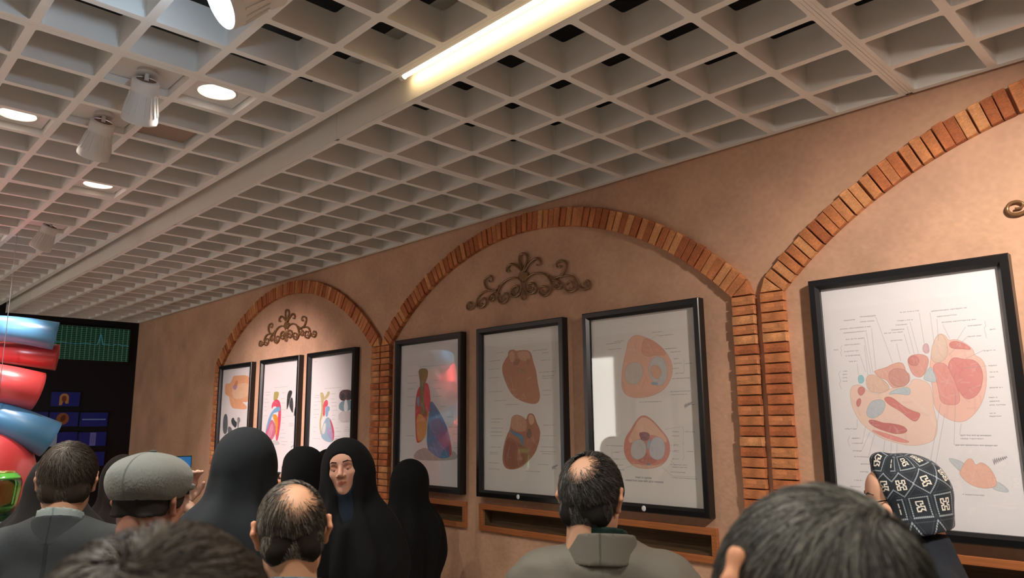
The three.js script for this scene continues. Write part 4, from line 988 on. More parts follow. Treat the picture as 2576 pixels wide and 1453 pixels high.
// clothed standing man
function manFigure(o) {
  const s = (o.top - FL) / 1.755, t = thing('person', o.label, 'person', [o.x, FL, o.z], rad(o.yaw));
  t.scale.setScalar(s);
  const hm = headMatrix(o), cell = o.cell || 0.0045;
  const headGeo = strip(netMesh(headField(o), [-0.11, -0.2, -0.13], [0.11, 0.135, 0.135], cell)).applyMatrix4(hm);
  const w = o.wide || 1;
  const arms = [1, -1].map((k) => [cone([k * 0.185 * w, 1.40, -0.015], [k * 0.245 * w, 1.13, -0.035], 0.05, 0.042), cone([k * 0.245 * w, 1.13, -0.035], [k * 0.24 * w, 0.9, 0.035], 0.042, 0.03)]).flat();
  const body = union([ball([0, 1.25, -0.01], [0.15 * w, 0.2, 0.095]), ball([0, 1.0, 0], [0.14, 0.16, 0.09]), cone([-0.15 * w, 1.41, -0.015], [0.15 * w, 1.41, -0.015], 0.05), cone([0, 1.5, -0.03], [0, 1.38, -0.02], 0.058, 0.08), ...arms, ...[1, -1].flatMap((k) => [cone([k * 0.085, 0.95, 0], [k * 0.095, 0.5, 0.01], 0.085, 0.055), cone([k * 0.095, 0.5, 0.01], [k * 0.1, 0.09, -0.02], 0.055, 0.038), cone([k * 0.1, 0.05, -0.03], [k * 0.105, 0.04, 0.11], 0.035, 0.03)])], 0.04);
  const bodyGeo = strip(netMesh(body, [-0.36, 0, -0.2], [0.36, 1.56, 0.2], 0.024));
  const hands = [1, -1].map((k) => strip(netMesh(union(handBones(hangHand(k * 0.24 * w, 0.86, 0.05, k), k, 0.5), 0.008), [k * 0.24 * w - 0.1, 0.6, -0.06], [k * 0.24 * w + 0.1, 0.92, 0.16], 0.008)));
  const all = mergeGeometries([headGeo, bodyGeo, ...hands]);
  const hmi = hm.clone().invert(), q = new THREE.Vector3();
  paintGeometry(all, (x, y, z) => { q.set(x, y, z).applyMatrix4(hmi); const ear = Math.abs(q.x) > 0.079 ? 1 : 0, beard = o.beard && q.y < -0.03 && q.z > 0.0 ? 0.45 : 1; return [beard * (1 + 0.06 * ear), beard * (1 - 0.1 * ear), beard * (1 - 0.12 * ear)]; });
  part('body', all, skinMat(o.skin || SKIN), t);
  // hair
  if (o.hair) {
    const h = o.hair, cap = hairCap(h.cap ?? 0.005, h.cut || hairline(), cell, h.rough ?? 0.003, h.seed || 0).applyMatrix4(hm);
    const hp = part('hair', paintGeometry(strip(cap), () => h.base), phys({ color: 0xffffff, vertexColors: true, roughness: 0.9, specularIntensity: 0.3 }), t);
    if (h.count) { const st = part('hair_strands', strands({ seed: h.seed || 1, count: h.count, density: h.density, length: h.length, width: h.width, up: h.up, lift: h.lift, swirl: h.swirl, mess: h.mess, crown: h.crown, comb: h.comb, bulge: h.bulge, color: h.tone }).applyMatrix4(hm), hairMat(h.shine || 0.35), t); st.userData.kind = 'stuff';
      const nk = part('nape_strands', strands({ seed: (h.seed || 1) + 5, shell: { c: [0, -0.03, -0.058], r: [0.07, 0.054, 0.041] }, count: Math.round(h.count * 0.5), density: (x, y, z) => (z < -0.045 && y > -(h.nape || 0.07) + 0.012 && y < 0.03 ? 1 : 0), length: Math.min(0.03, h.length * 0.8), width: h.width, up: 0.01, lift: 0.001 + (h.cap ?? 0.005) * 0.4, mess: 0.4, swirl: 0, crown: [0, 1, -0.2], color: h.tone }).applyMatrix4(hm), hairMat(h.shine || 0.35), t); nk.userData.kind = 'stuff'; }
  }
  // jacket: torso, shoulders, sleeves; cut at hem, neck and cuffs
  const j = o.jacket, th = j.thick || 0.018, puff = j.puff || 0;
  const coat = union([
    cone([0, 0.86, 0], [0, 1.28, -0.01], 0.165 * w + th, 0.178 * w + th, 1, 0.66), ball([0, 1.3, -0.045], [0.16 * w + th, 0.13, 0.075 + th]), cone([-0.155 * w, 1.4, -0.015], [0.155 * w, 1.4, -0.015], 0.056 + th), ball([0, 1.44, -0.045], [0.1, 0.07, 0.075 + th * 0.4]), cone([0.02, 1.47, -0.025], [0.15 * w, 1.41, -0.015], 0.058 + th * 0.5, 0.055 + th), cone([-0.02, 1.47, -0.025], [-0.15 * w, 1.41, -0.015], 0.058 + th * 0.5, 0.055 + th),
    ...[1, -1].flatMap((k) => [cone([k * 0.188 * w, 1.39, -0.015], [k * 0.25 * w, 1.13, -0.035], 0.056 + th, 0.05 + th), cone([k * 0.25 * w, 1.13, -0.035], [k * 0.242 * w, 0.88, 0.04], 0.05 + th, 0.037 + th)]),
  ], 0.045);
  const neckHole = cone([0, 1.48, -0.03], [0, 1.75, -0.0], 0.062, 0.075);
  const coatGeo = netMesh((x, y, z) => {
    let d = coat(x, y, z) + noise3(x * 9 + (o.seed || 0), y * 7, z * 9) * (0.006 + puff) + noise3(x * 26, y * 18 + (o.seed || 0), z * 26) * (0.002 + puff * 0.5);
    if (puff) d += 0.004 * Math.pow(Math.abs(Math.sin((y - 0.06 * Math.abs(x)) * Math.PI / 0.16)), 0.5) * -1 + 0.003;
    d = Math.max(d, 0.78 - y, y - 1.545);
    return -smin(-d, dist(neckHole, x, y, z), 0.01);
  }, [-0.42, 0.74, -0.26], [0.42, 1.57, 0.24], o.coatCell || 0.014);
  part('jacket', planarUV(coatGeo), cloth(j.color, j.rough, j.bump), t);
  for (const c of o.collars || []) {
    const [y0, y1, r0, r1, tck, color, tilt = 0.35] = c;
    const g = netMesh((x, y, z) => { const yy = y + tilt * (z + 0.03), h = Math.max(0, Math.min(1, (yy - y0) / (y1 - y0))), rr = r0 + (r1 - r0) * h, d = Math.abs(Math.hypot(x, (z + 0.028) * 1.08) - rr) - tck; const open = z > 0.04 ? 0.02 - Math.abs(x) * 0.5 : -1; return Math.max(d, y0 - yy, yy - y1, open * 0.6) - 0.002; }, [-0.16, y0 - 0.09, -0.2], [0.16, y1 + 0.09, 0.15], 0.006);
    part('collar', planarUV(g), cloth(color, 0.85), t);
  }
  const legs = union([cone([0, 0.93, 0], [0, 0.86, 0], 0.16, 0.155, 1, 0.72), ...[1, -1].flatMap((k) => [cone([k * 0.085, 0.88, 0], [k * 0.097, 0.5, 0.01], 0.1, 0.075), cone([k * 0.097, 0.5, 0.01], [k * 0.1, 0.07, -0.02], 0.075, 0.062)])], 0.03);
  part('trousers', planarUV(netMesh((x, y, z) => Math.max(legs(x, y, z), 0.05 - y), [-0.28, 0.02, -0.2], [0.28, 1.12, 0.2], 0.024)), cloth(o.trousers || [0.03, 0.03, 0.035]), t);
  for (const k of [1, -1]) part('shoe', netMesh((x, y, z) => Math.max(union([cone([k * 0.1, 0.05, -0.04], [k * 0.108, 0.045, 0.13], 0.05, 0.042)], 0)(x, y, z), 0.002 - y), [k * 0.1 - 0.09, -0.01, -0.12], [k * 0.1 + 0.09, 0.12, 0.2], 0.012), std({ color: 0x0b0b0c, roughness: 0.4 }), t);
  t.userData.headMatrix = undefined;
  return { t, hm, s };
}
// woman in a chador or headscarf
function womanFigure(o) {
  const s = (o.top - FL) / 1.762, t = thing('person', o.label, 'person', [o.x, FL, o.z], rad(o.yaw));
  t.scale.setScalar(s);
  const hm = headMatrix(o), hmi = hm.clone().invert(), q = new THREE.Vector3();
  const headGeo = strip(netMesh(headField({ jaw: 1.0, ear: 0.94 }), [-0.11, -0.2, -0.13], [0.11, 0.135, 0.135], o.cell || 0.0045)).applyMatrix4(hm);
  const reach = o.reach || [];
  const body = union([ball([0, 1.25, -0.01], [0.13, 0.2, 0.09]), ball([0, 1.0, 0], [0.14, 0.16, 0.09]), cone([-0.13, 1.40, -0.015], [0.13, 1.40, -0.015], 0.045), cone([0, 1.5, -0.03], [0, 1.38, -0.02], 0.052, 0.075), ...[1, -1].flatMap((k) => [cone([k * 0.085, 0.95, 0], [k * 0.09, 0.5, 0.01], 0.085, 0.055), cone([k * 0.09, 0.5, 0.01], [k * 0.09, 0.09, -0.02], 0.05, 0.036), cone([k * 0.09, 0.04, -0.03], [k * 0.095, 0.035, 0.1], 0.033, 0.028)]), ...(reach.length ? reach.map((a) => cone(...a)) : [1, -1].flatMap((k) => [cone([k * 0.16, 1.39, -0.01], [k * 0.2, 1.12, 0.02], 0.043, 0.037), cone([k * 0.2, 1.12, 0.02], [k * 0.1, 1.02, 0.17], 0.036, 0.026)]))], 0.035);
  const bodyGeo = strip(netMesh(body, [-0.4, 0, -0.2], [0.4, 1.62, 0.5], 0.024));
  const hs = o.hands || [1, -1].map((k) => [new THREE.Matrix4().compose(V(k * 0.08, 1.02, 0.19), new THREE.Quaternion().setFromEuler(new THREE.Euler(0.2, k * -0.6, k * 1.2)), V(0.92, 0.92, 0.92)), k, 0.9]);
  const handGeos = hs.map(([m, k, curl, sp]) => { const e = m.elements, c = [e[12], e[13], e[14]]; return strip(netMesh(union(handBones(m, k, curl, sp), 0.007), c.map((v) => v - 0.2), c.map((v) => v + 0.2), o.hands ? 0.0042 : 0.009)); });
  const all = mergeGeometries([headGeo, bodyGeo, ...handGeos]);
  paintGeometry(all, (x, y, z) => {
    q.set(x, y, z).applyMatrix4(hmi);
    const lip = q.z > 0.078 && Math.abs(q.y + 0.0575) < 0.0085 - Math.abs(q.x) * 0.22 && Math.abs(q.x) < 0.021, lid = q.z > 0.07 && Math.hypot((Math.abs(q.x) - 0.031) / 0.019, (q.y - 0.011) / 0.0125) < 1;
    return lip ? [0.78, 0.42, 0.42] : lid ? [0.72, 0.6, 0.56] : [1, 1, 1];
  });
  part('body', all, skinMat(o.skin || [0.7, 0.43, 0.32]), t);
  if (o.face) {                                              // eyebrows and lashes
    const hair = std({ color: 0x2a1a13, roughness: 0.8 });
    for (const k of [1, -1]) {
      part('eyebrow', netMesh(union([cone([k * 0.015, 0.0335, 0.0995], [k * 0.034, 0.0375, 0.0955], 0.0021, 0.0024), cone([k * 0.034, 0.0375, 0.0955], [k * 0.05, 0.031, 0.083], 0.0022, 0.0014)], 0.003), [k * 0.032 - 0.03, 0.015, 0.05], [k * 0.032 + 0.03, 0.05, 0.112], 0.0014).applyMatrix4(hm), hair, t);
      part('eyelash', netMesh(union([cone([k * 0.018, 0.003, 0.0885], [k * 0.031, -0.0015, 0.091], 0.0014, 0.0018), cone([k * 0.031, -0.0015, 0.091], [k * 0.045, 0.003, 0.083], 0.0018, 0.0014)], 0.002), [k * 0.031 - 0.025, -0.012, 0.07], [k * 0.031 + 0.025, 0.015, 0.1], 0.0014).applyMatrix4(hm), hair, t);
    }
  }
  // cloak or scarf in head space, then the drop over the shoulders
  const wd = o.spread || 1, dome = ball([0, 0.035, -0.012], [0.092, 0.104, 0.114]), cheek = ball([0, -0.05, 0.0], [0.088, 0.1, 0.092]);
  const faceHole = [ball([0, 0.0, 0.13], [0.06, 0.074, 0.105]), ball([0, -0.15, 0.13], [0.036, 0.09, 0.09])];
  const faceLow = ball([0, -0.05, 0.13], [0.053, 0.062, 0.1]);
  const drop = union([
    cone([0, 1.6, -0.03], [0, 1.30, -0.03], 0.1 * (o.veil || 1), 0.2 * wd * (o.veil || 1), 1, 0.66), cone([-0.13 * wd, 1.34, -0.02], [0.13 * wd, 1.34, -0.02], 0.1), cone([0, 1.3, -0.01], [0, 0.55, 0.0], 0.21 * wd, 0.27 * wd, 1, 0.72), cone([0, 0.55, 0], [0, 0.0, 0], 0.27 * wd, 0.3 * wd, 1, 0.75),
    ...(o.sleeve || []).map((a) => cone(...a)), cone([-0.19 * wd, 1.2, 0.03], [0.19 * wd, 1.2, 0.03], 0.1, 0.1, 1, 0.9),
  ], 0.1);
  const seed = o.seed || 0;
  if (o.cloak !== false) {
    const f = (x, y, z) => {
      q.set(x, y, z).applyMatrix4(hmi);
      const hd = smin(dist(dome, q.x, q.y, q.z), dist(cheek, q.x, q.y, q.z), 0.05);
      const a = Math.atan2(x, z), low = Math.max(0, Math.min(1, (1.62 - y) / 0.4));
      let d = smin(hd, drop(x, y, z), 0.09) + low * (0.018 * Math.sin(a * 8 + seed + 2 * noise3(a * 2, y * 2 + seed, 1)) + 0.006 * noise3(x * 10 + seed, y * 3, z * 10)) + 0.002 * noise3(x * 20, y * 12 + seed, z * 20);
      d = Math.max(d, 0.012 - y);
      d = -smin(-d, dist(faceHole[0], q.x, q.y, q.z), 0.012);
      d = -smin(-d, dist(faceLow, q.x, q.y, q.z), 0.012);
      return o.face ? -smin(-d, dist(faceHole[1], q.x, q.y, q.z), 0.02) : d;
    };
    const g = netMesh(f, [-0.52, 0, -0.4], [0.52, 1.85, o.sleeve ? 0.6 : 0.4], o.cloakCell || 0.015);
    part('chador', planarUV(g), cloth(o.color || [0.006, 0.0065, 0.008], 0.95, 0.0006, 0.06), t);
    const scarf = netMesh((x, y, z) => { q.set(x, y, z).applyMatrix4(hmi); const d = smin(smin(dist(ball([0, 0.03, -0.01], [0.083, 0.096, 0.103]), q.x, q.y, q.z), dist(ball([0, -0.06, 0.005], [0.076, 0.085, 0.082]), q.x, q.y, q.z), 0.04), dist(cone([0, -0.12, 0.0], [0, -0.22, 0.0], 0.072, 0.088), q.x, q.y, q.z), 0.05); return -smin(-d, smin(dist(ball([0, 0.0, 0.125], [0.056, 0.071, 0.105]), q.x, q.y, q.z), dist(ball([0, -0.05, 0.125], [0.05, 0.057, 0.1]), q.x, q.y, q.z), 0.01), 0.01); }, [-0.16, 1.28, -0.16], [0.16, 1.8, 0.2], o.face ? 0.0045 : 0.008);
    part('headscarf', planarUV(scarf), cloth(o.under || [0.012, 0.016, 0.028], 0.9, 0.0006), t);
  }
  for (const k of [1, -1]) part('shoe', netMesh((x, y, z) => Math.max(dist(cone([k * 0.095, 0.045, -0.03], [k * 0.1, 0.04, 0.12], 0.046, 0.038), x, y, z), 0.002 - y), [k * 0.095 - 0.09, -0.01, -0.12], [k * 0.095 + 0.09, 0.12, 0.2], 0.012), std({ color: 0x0b0b0c, roughness: 0.5 }), t);
  return { t, hm, s };
}
// ---------------------------------------------------------------- the visitors
const bald = (dir, radius) => { const d = V(...dir).normalize(); return (x, y, z) => { const n = V((x - SCALP.c[0]) / SCALP.r[0], (y - SCALP.c[1]) / SCALP.r[1], (z - SCALP.c[2]) / SCALP.r[2]).normalize(); return Math.acos(Math.min(1, n.dot(d))) - radius; }; };
const onScalp = (line) => (x, y, z) => (line(x, y, z) < 0 ? 1 : 0);

// P1: brown-haired man in the charcoal suit
manFigure({ label: 'man with short brown hair in a charcoal suit jacket and pale shirt collar', x: -2.785, z: 2.168, top: 1.64, yaw: BACK + 12, turn: 14, pitch: 6, roll: 2, seed: 3, beard: true, skin: [0.56, 0.31, 0.19],
  hair: { seed: 21, cap: 0.009, rough: 0.004, base: [0.03, 0.02, 0.014], count: 9000, length: 0.03, width: 0.0007, up: 0.05, lift: 0.009, mess: 0.9, density: onScalp(hairline()), tone: tone([0.022, 0.015, 0.01], [0.15, 0.11, 0.08], 0.35), shine: 0.45 },
  jacket: { color: [0.035, 0.04, 0.042], rough: 0.85 }, collars: [[1.475, 1.535, 0.066, 0.064, 0.004, [0.36, 0.42, 0.4], 0.4], [1.41, 1.51, 0.1, 0.074, 0.006, [0.035, 0.04, 0.042], 0.35]] });
// P2: man in the flat cap
{
  const m = manFigure({ label: 'man in a grey wool flat cap and dark grey coat', x: -2.116, z: 2.138, top: 1.61, yaw: BACK - 4, turn: 0, pitch: 4, seed: 8, skin: [0.4, 0.19, 0.13], hair: { seed: 4, cap: 0.003, base: [0.03, 0.026, 0.024], cut: (x, y, z) => Math.max(hairline(-0.02)(x, y, z), -(y + 0.03)) },
    jacket: { color: [0.075, 0.07, 0.062], rough: 0.9 }, collars: [[1.41, 1.53, 0.1, 0.072, 0.007, [0.02, 0.02, 0.02], 0.3]] });
  const cap = part('flat_cap', planarUV(netMesh((x, y, z) => {
    let d = smin(dist(ball([0, 0.068, -0.008], [0.108, 0.074, 0.125]), x, y, z), dist(ball([0, 0.045, -0.015], [0.092, 0.07, 0.112]), x, y, z), 0.02);
    d = smin(d, dist(cone([-0.05, 0.045, 0.125], [0.05, 0.045, 0.125], 0.012, 0.012, 1, 2.4), x, y, z), 0.03);
    d = Math.max(d, -(y - 0.0 - z * 0.3) - 0.012);
    d = -smin(-d, dist(ball([0, -0.01, -0.012], [0.084, 0.09, 0.104]), x, y, z), 0.006);
    return d + 0.0025 * noise3(x * 22, y * 22, z * 22);
  }, [-0.13, -0.07, -0.16], [0.13, 0.16, 0.2], 0.006).applyMatrix4(m.hm), 3), phys({ color: new THREE.Color(0.13, 0.135, 0.12), roughness: 0.95, bumpMap: fineBump, bumpScale: 0.0015, sheen: 0.6, sheenColor: new THREE.Color(0.6, 0.62, 0.55) }), m.t);
  part('cap_button', new THREE.SphereGeometry(0.011, 16, 10).scale(1, 0.45, 1).translate(0, 0.143, -0.01).applyMatrix4(m.hm), cloth([0.08, 0.083, 0.075]), m.t);
  void cap;
}
// P3: blurred brown head close to the camera, bottom left
manFigure({ label: 'brown wavy-haired head close in the foreground, out of focus at the bottom left', x: -0.617, z: 2.633, top: 1.603, wide: 0.78, yaw: BACK - 6, turn: 4, pitch: 8, seed: 12,
  hair: { seed: 33, cap: 0.012, rough: 0.008, base: [0.035, 0.027, 0.02], count: 12000, length: 0.06, width: 0.0009, up: 0.12, lift: 0.012, mess: 1.2, swirl: 0.5, bulge: 0.05, density: onScalp(hairline(-0.02)), tone: tone([0.03, 0.022, 0.016], [0.2, 0.17, 0.13], 0.4), shine: 0.4 },
  jacket: { color: [0.05, 0.045, 0.04] } });
// P14: balding man in the teal jacket
{
  const spot = bald([-0.22, 0.62, -0.72], 0.52), line = hairline(0, 0, 0.088);
  manFigure({ label: 'balding man with a shiny bare crown and a dark teal jacket, lower centre', x: -1.619, z: 1.972, top: 1.565, yaw: BACK + 3, turn: 14, pitch: 10, roll: -3, seed: 20, ear: 1.06, skin: [0.58, 0.31, 0.18],
    hair: { seed: 41, nape: 0.088, cap: 0.004, rough: 0.0025, base: [0.018, 0.014, 0.011], cut: (x, y, z) => Math.max(line(x, y, z), -(spot(x, y, z) - 0.34) * 0.09), count: 12000, length: 0.03, width: 0.0006, up: 0.03, lift: 0.004, mess: 0.5, swirl: 0.55, crown: [-0.22, 0.62, -0.72], density: (x, y, z) => (line(x, y, z) < 0 ? Math.max(0, Math.min(1, spot(x, y, z) * 1.1 + 0.3)) : 0), tone: tone([0.015, 0.012, 0.01], [0.4, 0.36, 0.3], 0.22), shine: 0.3 },
    jacket: { color: [0.025, 0.045, 0.045] }, collars: [[1.41, 1.525, 0.106, 0.078, 0.007, [0.07, 0.12, 0.14], 0.3]] });
}
// P15: man in the padded grey jacket
{
  const spot = bald([0.12, 0.66, -0.68], 0.4), line = hairline(0, 0, 0.088);
  manFigure({ label: 'man with greying black hair and a small bald spot in a padded olive grey jacket', x: -1.283, z: 1.264, hx: 0.04, top: 1.61, yaw: BACK - 10, turn: -12, pitch: 6, roll: 2, seed: 31, ear: 1.05, wide: 0.98, cell: 0.004, coatCell: 0.011, skin: [0.6, 0.34, 0.22],
    hair: { seed: 52, nape: 0.088, cap: 0.007, rough: 0.004, base: [0.014, 0.013, 0.012], cut: (x, y, z) => Math.max(line(x, y, z), -(spot(x, y, z) - 0.28) * 0.09), count: 12000, length: 0.03, width: 0.00065, up: 0.07, lift: 0.007, mess: 0.9, swirl: 0.3, crown: [0.1, 0.7, -0.66], density: (x, y, z) => (line(x, y, z) < 0 ? Math.max(0, Math.min(1, spot(x, y, z) * 1.4 + 0.25)) : 0), tone: tone([0.012, 0.012, 0.011], [0.3, 0.29, 0.27], 0.2), shine: 0.32 },
    jacket: { color: [0.135, 0.125, 0.105], rough: 0.55, thick: 0.026, puff: 0.006, bump: 0.0004 }, collars: [[1.46, 1.54, 0.104, 0.08, 0.007, [0.13, 0.12, 0.102], 0.2], [1.49, 1.55, 0.066, 0.062, 0.005, [0.006, 0.022, 0.018], 0.35]] });
}
// P17: glossy dark head close to the camera, bottom right
manFigure({ label: 'glossy black-haired head close in the foreground at the bottom right', x: -0.344, z: 2.2, top: 1.641, wide: 0.8, yaw: BACK + 4, turn: 8, pitch: 4, roll: 26, seed: 44, ear: 1.14, cell: 0.004, skin: [0.66, 0.36, 0.2],
  hair: { seed: 61, cap: 0.009, rough: 0.005, base: [0.015, 0.014, 0.012], count: 17000, length: 0.055, width: 0.0008, up: 0.06, lift: 0.009, mess: 0.5, swirl: 0.25, comb: [-0.6, -0.2, 0.2], density: onScalp(hairline()), tone: tone([0.014, 0.013, 0.011], [0.22, 0.22, 0.18], 0.3), shine: 0.5 },
  jacket: { color: [0.03, 0.03, 0.03] } });
// P9: grey shoulder at the left edge
manFigure({ label: 'man mostly outside the left edge, only his grey shoulder in view', x: -1.965, z: 2.631, top: 1.60, yaw: BACK, turn: 0, seed: 50, hair: { seed: 5, cap: 0.006, base: [0.02, 0.018, 0.016] }, jacket: { color: [0.24, 0.26, 0.25] } });

// women
womanFigure({ label: 'woman in a dark headscarf, her cheek showing left of the flat cap', x: -4.446, z: 1.504, top: 1.53, yaw: 50, turn: 0, seed: 2, spread: 0.8, color: [0.012, 0.009, 0.008] });
womanFigure({ label: 'woman in black at the left edge behind the brown-haired man', x: -3.755, z: 1.975, top: 1.565, yaw: BACK + 25, turn: 10, seed: 5, spread: 1.0, color: [0.012, 0.012, 0.012] });
womanFigure({ label: 'woman in a black chador, left of the pair under the x-ray chart', x: -3.515, z: 0.932, top: 1.575, yaw: BACK + 68, turn: 14, seed: 7, spread: 0.85 });
womanFigure({ label: 'woman in a black chador mostly hidden behind the woman facing the camera', x: -3.965, z: 0.508, top: 1.54, yaw: BACK + 20, turn: 0, seed: 9, spread: 0.85 });
womanFigure({ label: 'woman in a black chador facing the camera with her eyes nearly closed', x: -2.846, z: 1.065, top: 1.625, yaw: 52, turn: -8, roll: 8, pitch: -2, face: true, seed: 11, spread: 0.82, cell: 0.0028, cloakCell: 0.0085, skin: [0.68, 0.36, 0.26], under: [0.012, 0.02, 0.034] });
womanFigure({ label: 'short woman in a black chador with her face turned away, before the niches', x: -3.35, z: 0.377, top: 1.492, yaw: BACK + 40, turn: 15, seed: 13, spread: 0.82 });
// P16: woman in the patterned headscarf
{
  const c = canvas(1024, 1024), g = c.getContext('2d');
  g.fillStyle = '#141d26'; g.fillRect(0, 0, 1024, 1024);
  const motif = (x, y, a, k) => {
    g.save(); g.translate(x, y); g.rotate(a);
    g.strokeStyle = '#98a2a8'; g.lineWidth = 9; g.setLineDash([10, 3]); g.strokeRect(-66, -66, 132, 132); g.setLineDash([3, 4]); g.strokeStyle = '#4a5660'; g.lineWidth = 5; g.strokeRect(-86, -86, 172, 172); g.setLineDash([]);
    g.rotate(-a); g.strokeStyle = '#d9d4c6'; g.lineWidth = 9; g.beginPath();
    const pts = k % 2 ? [[-30, -34], [-10, -34], [-10, -14], [12, -14], [12, -34], [32, -34], [32, -8], [14, -2], [14, 6], [32, 10], [32, 36], [12, 36], [12, 16], [-10, 16], [-10, 36], [-30, 36], [-30, 10], [-14, 4], [-14, -4], [-30, -8]] : [[-30, 30], [-30, 4], [-6, 4], [-6, -14], [-24, -14], [-24, -34], [24, -34], [24, -10], [4, 6], [26, 12], [26, 34], [4, 34], [-8, 20]];
    pts.forEach((p, i) => (i ? g.lineTo(...p) : g.moveTo(...p))); g.closePath(); g.stroke(); g.restore();
  };
  let k = 0;
  for (let y = 0; y < 6; y++) for (let x = 0; x < 6; x++) motif((x + (y % 2 ? 0.5 : 0)) * 180 + 60, y * 178 + 70, y % 2 ? 0 : Math.PI / 4, k++);
  const tex = canvasTexture(c); tex.wrapS = tex.wrapT = THREE.RepeatWrapping;
  const o = womanFigure({ label: 'woman with glasses in a navy headscarf printed with white square motifs', x: -0.781, z: 0.465, top: 1.588, yaw: -62, turn: 0, pitch: 10, roll: 0, seed: 17, cloak: false, face: true, cell: 0.0035, skin: [0.74, 0.42, 0.28] });
  const hmi = o.hm.clone().invert(), q = new THREE.Vector3();
  const scarf = netMesh((x, y, z) => {
    q.set(x, y, z).applyMatrix4(hmi);
    let d = smin(dist(ball([0, 0.035, -0.02], [0.094, 0.104, 0.118]), q.x, q.y, q.z), dist(ball([0, -0.01, -0.075], [0.07, 0.085, 0.06]), q.x, q.y, q.z), 0.05);
    d = smin(d, dist(ball([0, -0.07, -0.005], [0.085, 0.085, 0.085]), q.x, q.y, q.z), 0.05);
    d = smin(d, dist(cone([0, 1.5, -0.03], [0, 1.40, -0.02], 0.1, 0.15, 1, 0.8), x, y, z), 0.06);
    d = smin(d, dist(ball([0, 0.135, 0.035], [0.02, 0.015, 0.02]), q.x, q.y, q.z), 0.04);
    d += 0.003 * noise3(q.x * 18, q.y * 18, q.z * 18);
    const cut = Math.max(q.z - 0.052 + Math.max(0, q.y) * -0.1, -(q.y + 0.1));
    return -smin(-Math.max(d, 1.33 - y), -(q.z < 0.2 ? Math.min(-0.001, 0) + Math.max(cut, -1) : 1), 0.008);
  }, [-0.26, 1.3, -0.3], [0.26, 1.82, 0.24], 0.008);
  const inv = scarf.clone().applyMatrix4(hmi); sphereUV(inv, [0, 0.02, -0.02], 1.5, 0.8); scarf.setAttribute('uv', inv.attributes.uv);
  part('headscarf', scarf, phys({ map: tex, roughness: 0.8, sheen: 0.3, sheenColor: new THREE.Color(0.5, 0.55, 0.6) }), o.t);
  part('front_hair', paintGeometry(strip(hairCap(0.004, (x, y, z) => Math.max(hairline(0.005, 0.0)(x, y, z), -(z - 0.03)), 0.004, 0.002, 3).applyMatrix4(o.hm)), () => [0.02, 0.015, 0.013]), hairMat(0.5), o.t);
  const gm = std({ color: 0x0a0a0c, roughness: 0.25 }), glasses = new THREE.Group(); glasses.name = 'glasses'; o.t.add(glasses);
  for (const s of [1, -1]) {
    part('lens_rim', new THREE.TorusGeometry(0.023, 0.0022, 8, 28).scale(1.1, 0.85, 1).translate(s * 0.031, 0.006, 0.112).applyMatrix4(o.hm), gm, glasses);
    part('lens', new THREE.CylinderGeometry(0.0225, 0.0225, 0.0012, 28).rotateX(Math.PI / 2).scale(1.1, 0.85, 1).translate(s * 0.031, 0.006, 0.112).applyMatrix4(o.hm), phys({ color: 0xffffff, transmission: 1, thickness: 0, roughness: 0.02 }), glasses);
    part('temple', box(0.002, 0.004, 0.1, s * 0.068, 0.012, 0.062).applyMatrix4(o.hm), gm, glasses);
  }
  part('bridge', new THREE.TorusGeometry(0.009, 0.002, 6, 14, Math.PI).translate(0, 0.006, 0.113).applyMatrix4(o.hm), gm, glasses);
  // plain dark coat
  const coat = netMesh((x, y, z) => { const f = union([cone([0, 1.3, -0.01], [0, 0.5, 0], 0.2, 0.25, 1, 0.7), cone([-0.14, 1.38, -0.015], [0.14, 1.38, -0.015], 0.07), cone([0, 1.48, -0.03], [0, 1.36, -0.02], 0.08, 0.12), ...[1, -1].flatMap((s) => [cone([s * 0.165, 1.38, -0.01], [s * 0.215, 1.12, 0.02], 0.065, 0.055), cone([s * 0.215, 1.12, 0.02], [s * 0.11, 1.02, 0.16], 0.055, 0.045)])], 0.05)(x, y, z) + 0.006 * noise3(x * 9, y * 6, z * 9); return Math.max(f, 0.4 - y); }, [-0.36, 0.36, -0.28], [0.36, 1.6, 0.3], 0.018);
  part('coat', planarUV(coat), cloth([0.012, 0.016, 0.022]), o.t);
}
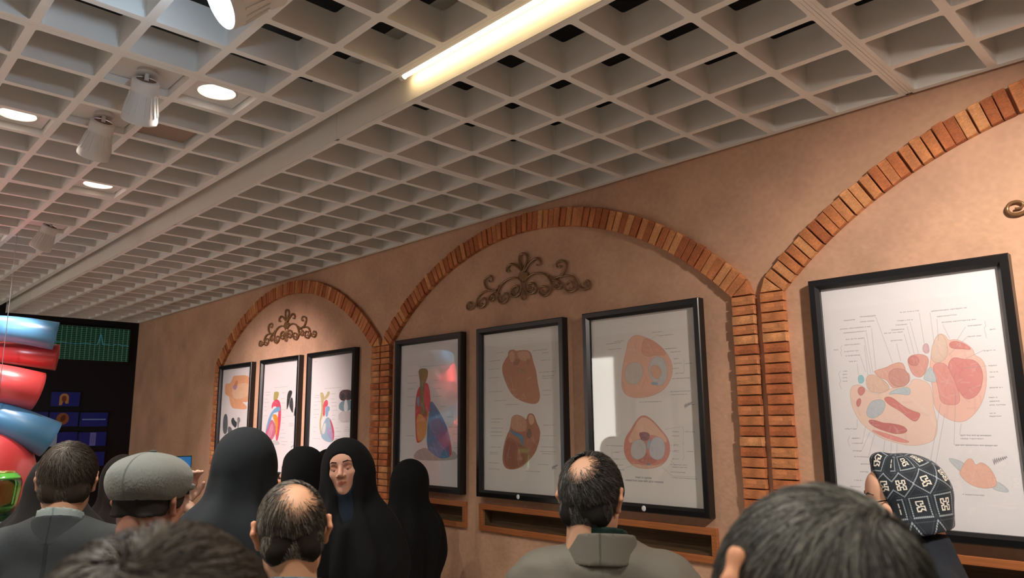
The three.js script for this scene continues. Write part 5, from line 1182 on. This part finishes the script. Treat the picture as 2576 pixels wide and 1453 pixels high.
// P4: tall woman holding up a phone
{
  const x = -2.78, z = 1.585, top = 1.672, yaw = -78, s = (top - FL) / 1.762;
  const inv = new THREE.Matrix4().compose(V(x, FL, z), new THREE.Quaternion().setFromAxisAngle(V(0, 1, 0), rad(yaw)), V(s, s, s)).invert();
  const phoneAt = V(-3.159, 1.498, 1.665), c = phoneAt.clone().applyMatrix4(inv);
  const rw = [c.x - 0.04, c.y - 0.112, c.z + 0.028], lw = [c.x + 0.025, c.y - 0.15, c.z + 0.02];
  const right = new THREE.Matrix4().compose(V(...rw), new THREE.Quaternion().setFromEuler(new THREE.Euler(0.1, Math.PI, -0.15, 'YXZ')), V(0.95, 0.95, 0.95));
  const left = new THREE.Matrix4().compose(V(...lw), new THREE.Quaternion().setFromEuler(new THREE.Euler(0.05, Math.PI + 0.2, 0.1, 'YXZ')), V(0.95, 0.95, 0.95));
  const re = [-0.24, 1.16, 0.14], le = [0.22, 1.14, 0.16];
  womanFigure({ label: 'tall woman in a black chador seen from behind, holding up a phone', x, z, top, yaw, seed: 1, veil: 1.16, spread: 0.92, color: [0.016, 0.02, 0.024], cloakCell: 0.012, hands: [[right, 1, 0.75], [left, -1, 0.9]],
    reach: [[[-0.16, 1.39, -0.01], re, 0.043, 0.038], [re, rw, 0.037, 0.024], [[0.16, 1.39, -0.01], le, 0.043, 0.038], [le, lw, 0.036, 0.024]],
    sleeve: [[[-0.16, 1.37, -0.01], re, 0.07, 0.066], [re, [-0.16, 1.22, 0.24], 0.062, 0.06], [[0.16, 1.37, -0.01], le, 0.07, 0.066], [le, [0.13, 1.2, 0.25], 0.062, 0.06]] });
  const cc = canvas(150, 310), g = cc.getContext('2d');
  g.fillStyle = '#14202c'; g.fillRect(0, 0, 150, 310); g.fillStyle = '#2f6fa8'; g.fillRect(0, 0, 150, 90); g.fillStyle = '#b8574f'; g.beginPath(); g.ellipse(80, 130, 46, 60, 0.3, 0, 7); g.fill(); g.fillStyle = '#5aa7d6'; g.beginPath(); g.ellipse(95, 95, 40, 20, 0.5, 0, 7); g.fill(); g.fillStyle = '#0c1620'; g.fillRect(0, 190, 150, 120); g.fillStyle = '#7fb8e0'; g.fillRect(98, 215, 12, 70); g.fillRect(40, 235, 10, 40);
  const tex = canvasTexture(cc), t = thing('smartphone', 'smartphone held up beside the flat cap, its lit screen showing the sculpture', 'phone', phoneAt.toArray(), rad(88));
  part('case', rbox(0.077, 0.156, 0.009, 0.004), std({ color: 0x0c0e0c, roughness: 0.35 }), t);
  part('edge_band', rbox(0.0785, 0.1575, 0.004, 0.0019), std({ color: 0x6f7440, metalness: 0.6, roughness: 0.35 }), t);
  part('screen', new THREE.PlaneGeometry(0.07, 0.147).translate(0, 0, 0.0049), std({ color: 0x050505, map: tex, emissive: 0xffffff, emissiveMap: tex, emissiveIntensity: 0.9, roughness: 0.1 }), t);
}
scene.traverse((o) => { if (o.isMesh) { o.castShadow = true; o.receiveShadow = true; } });
renderer.render(scene, camera);
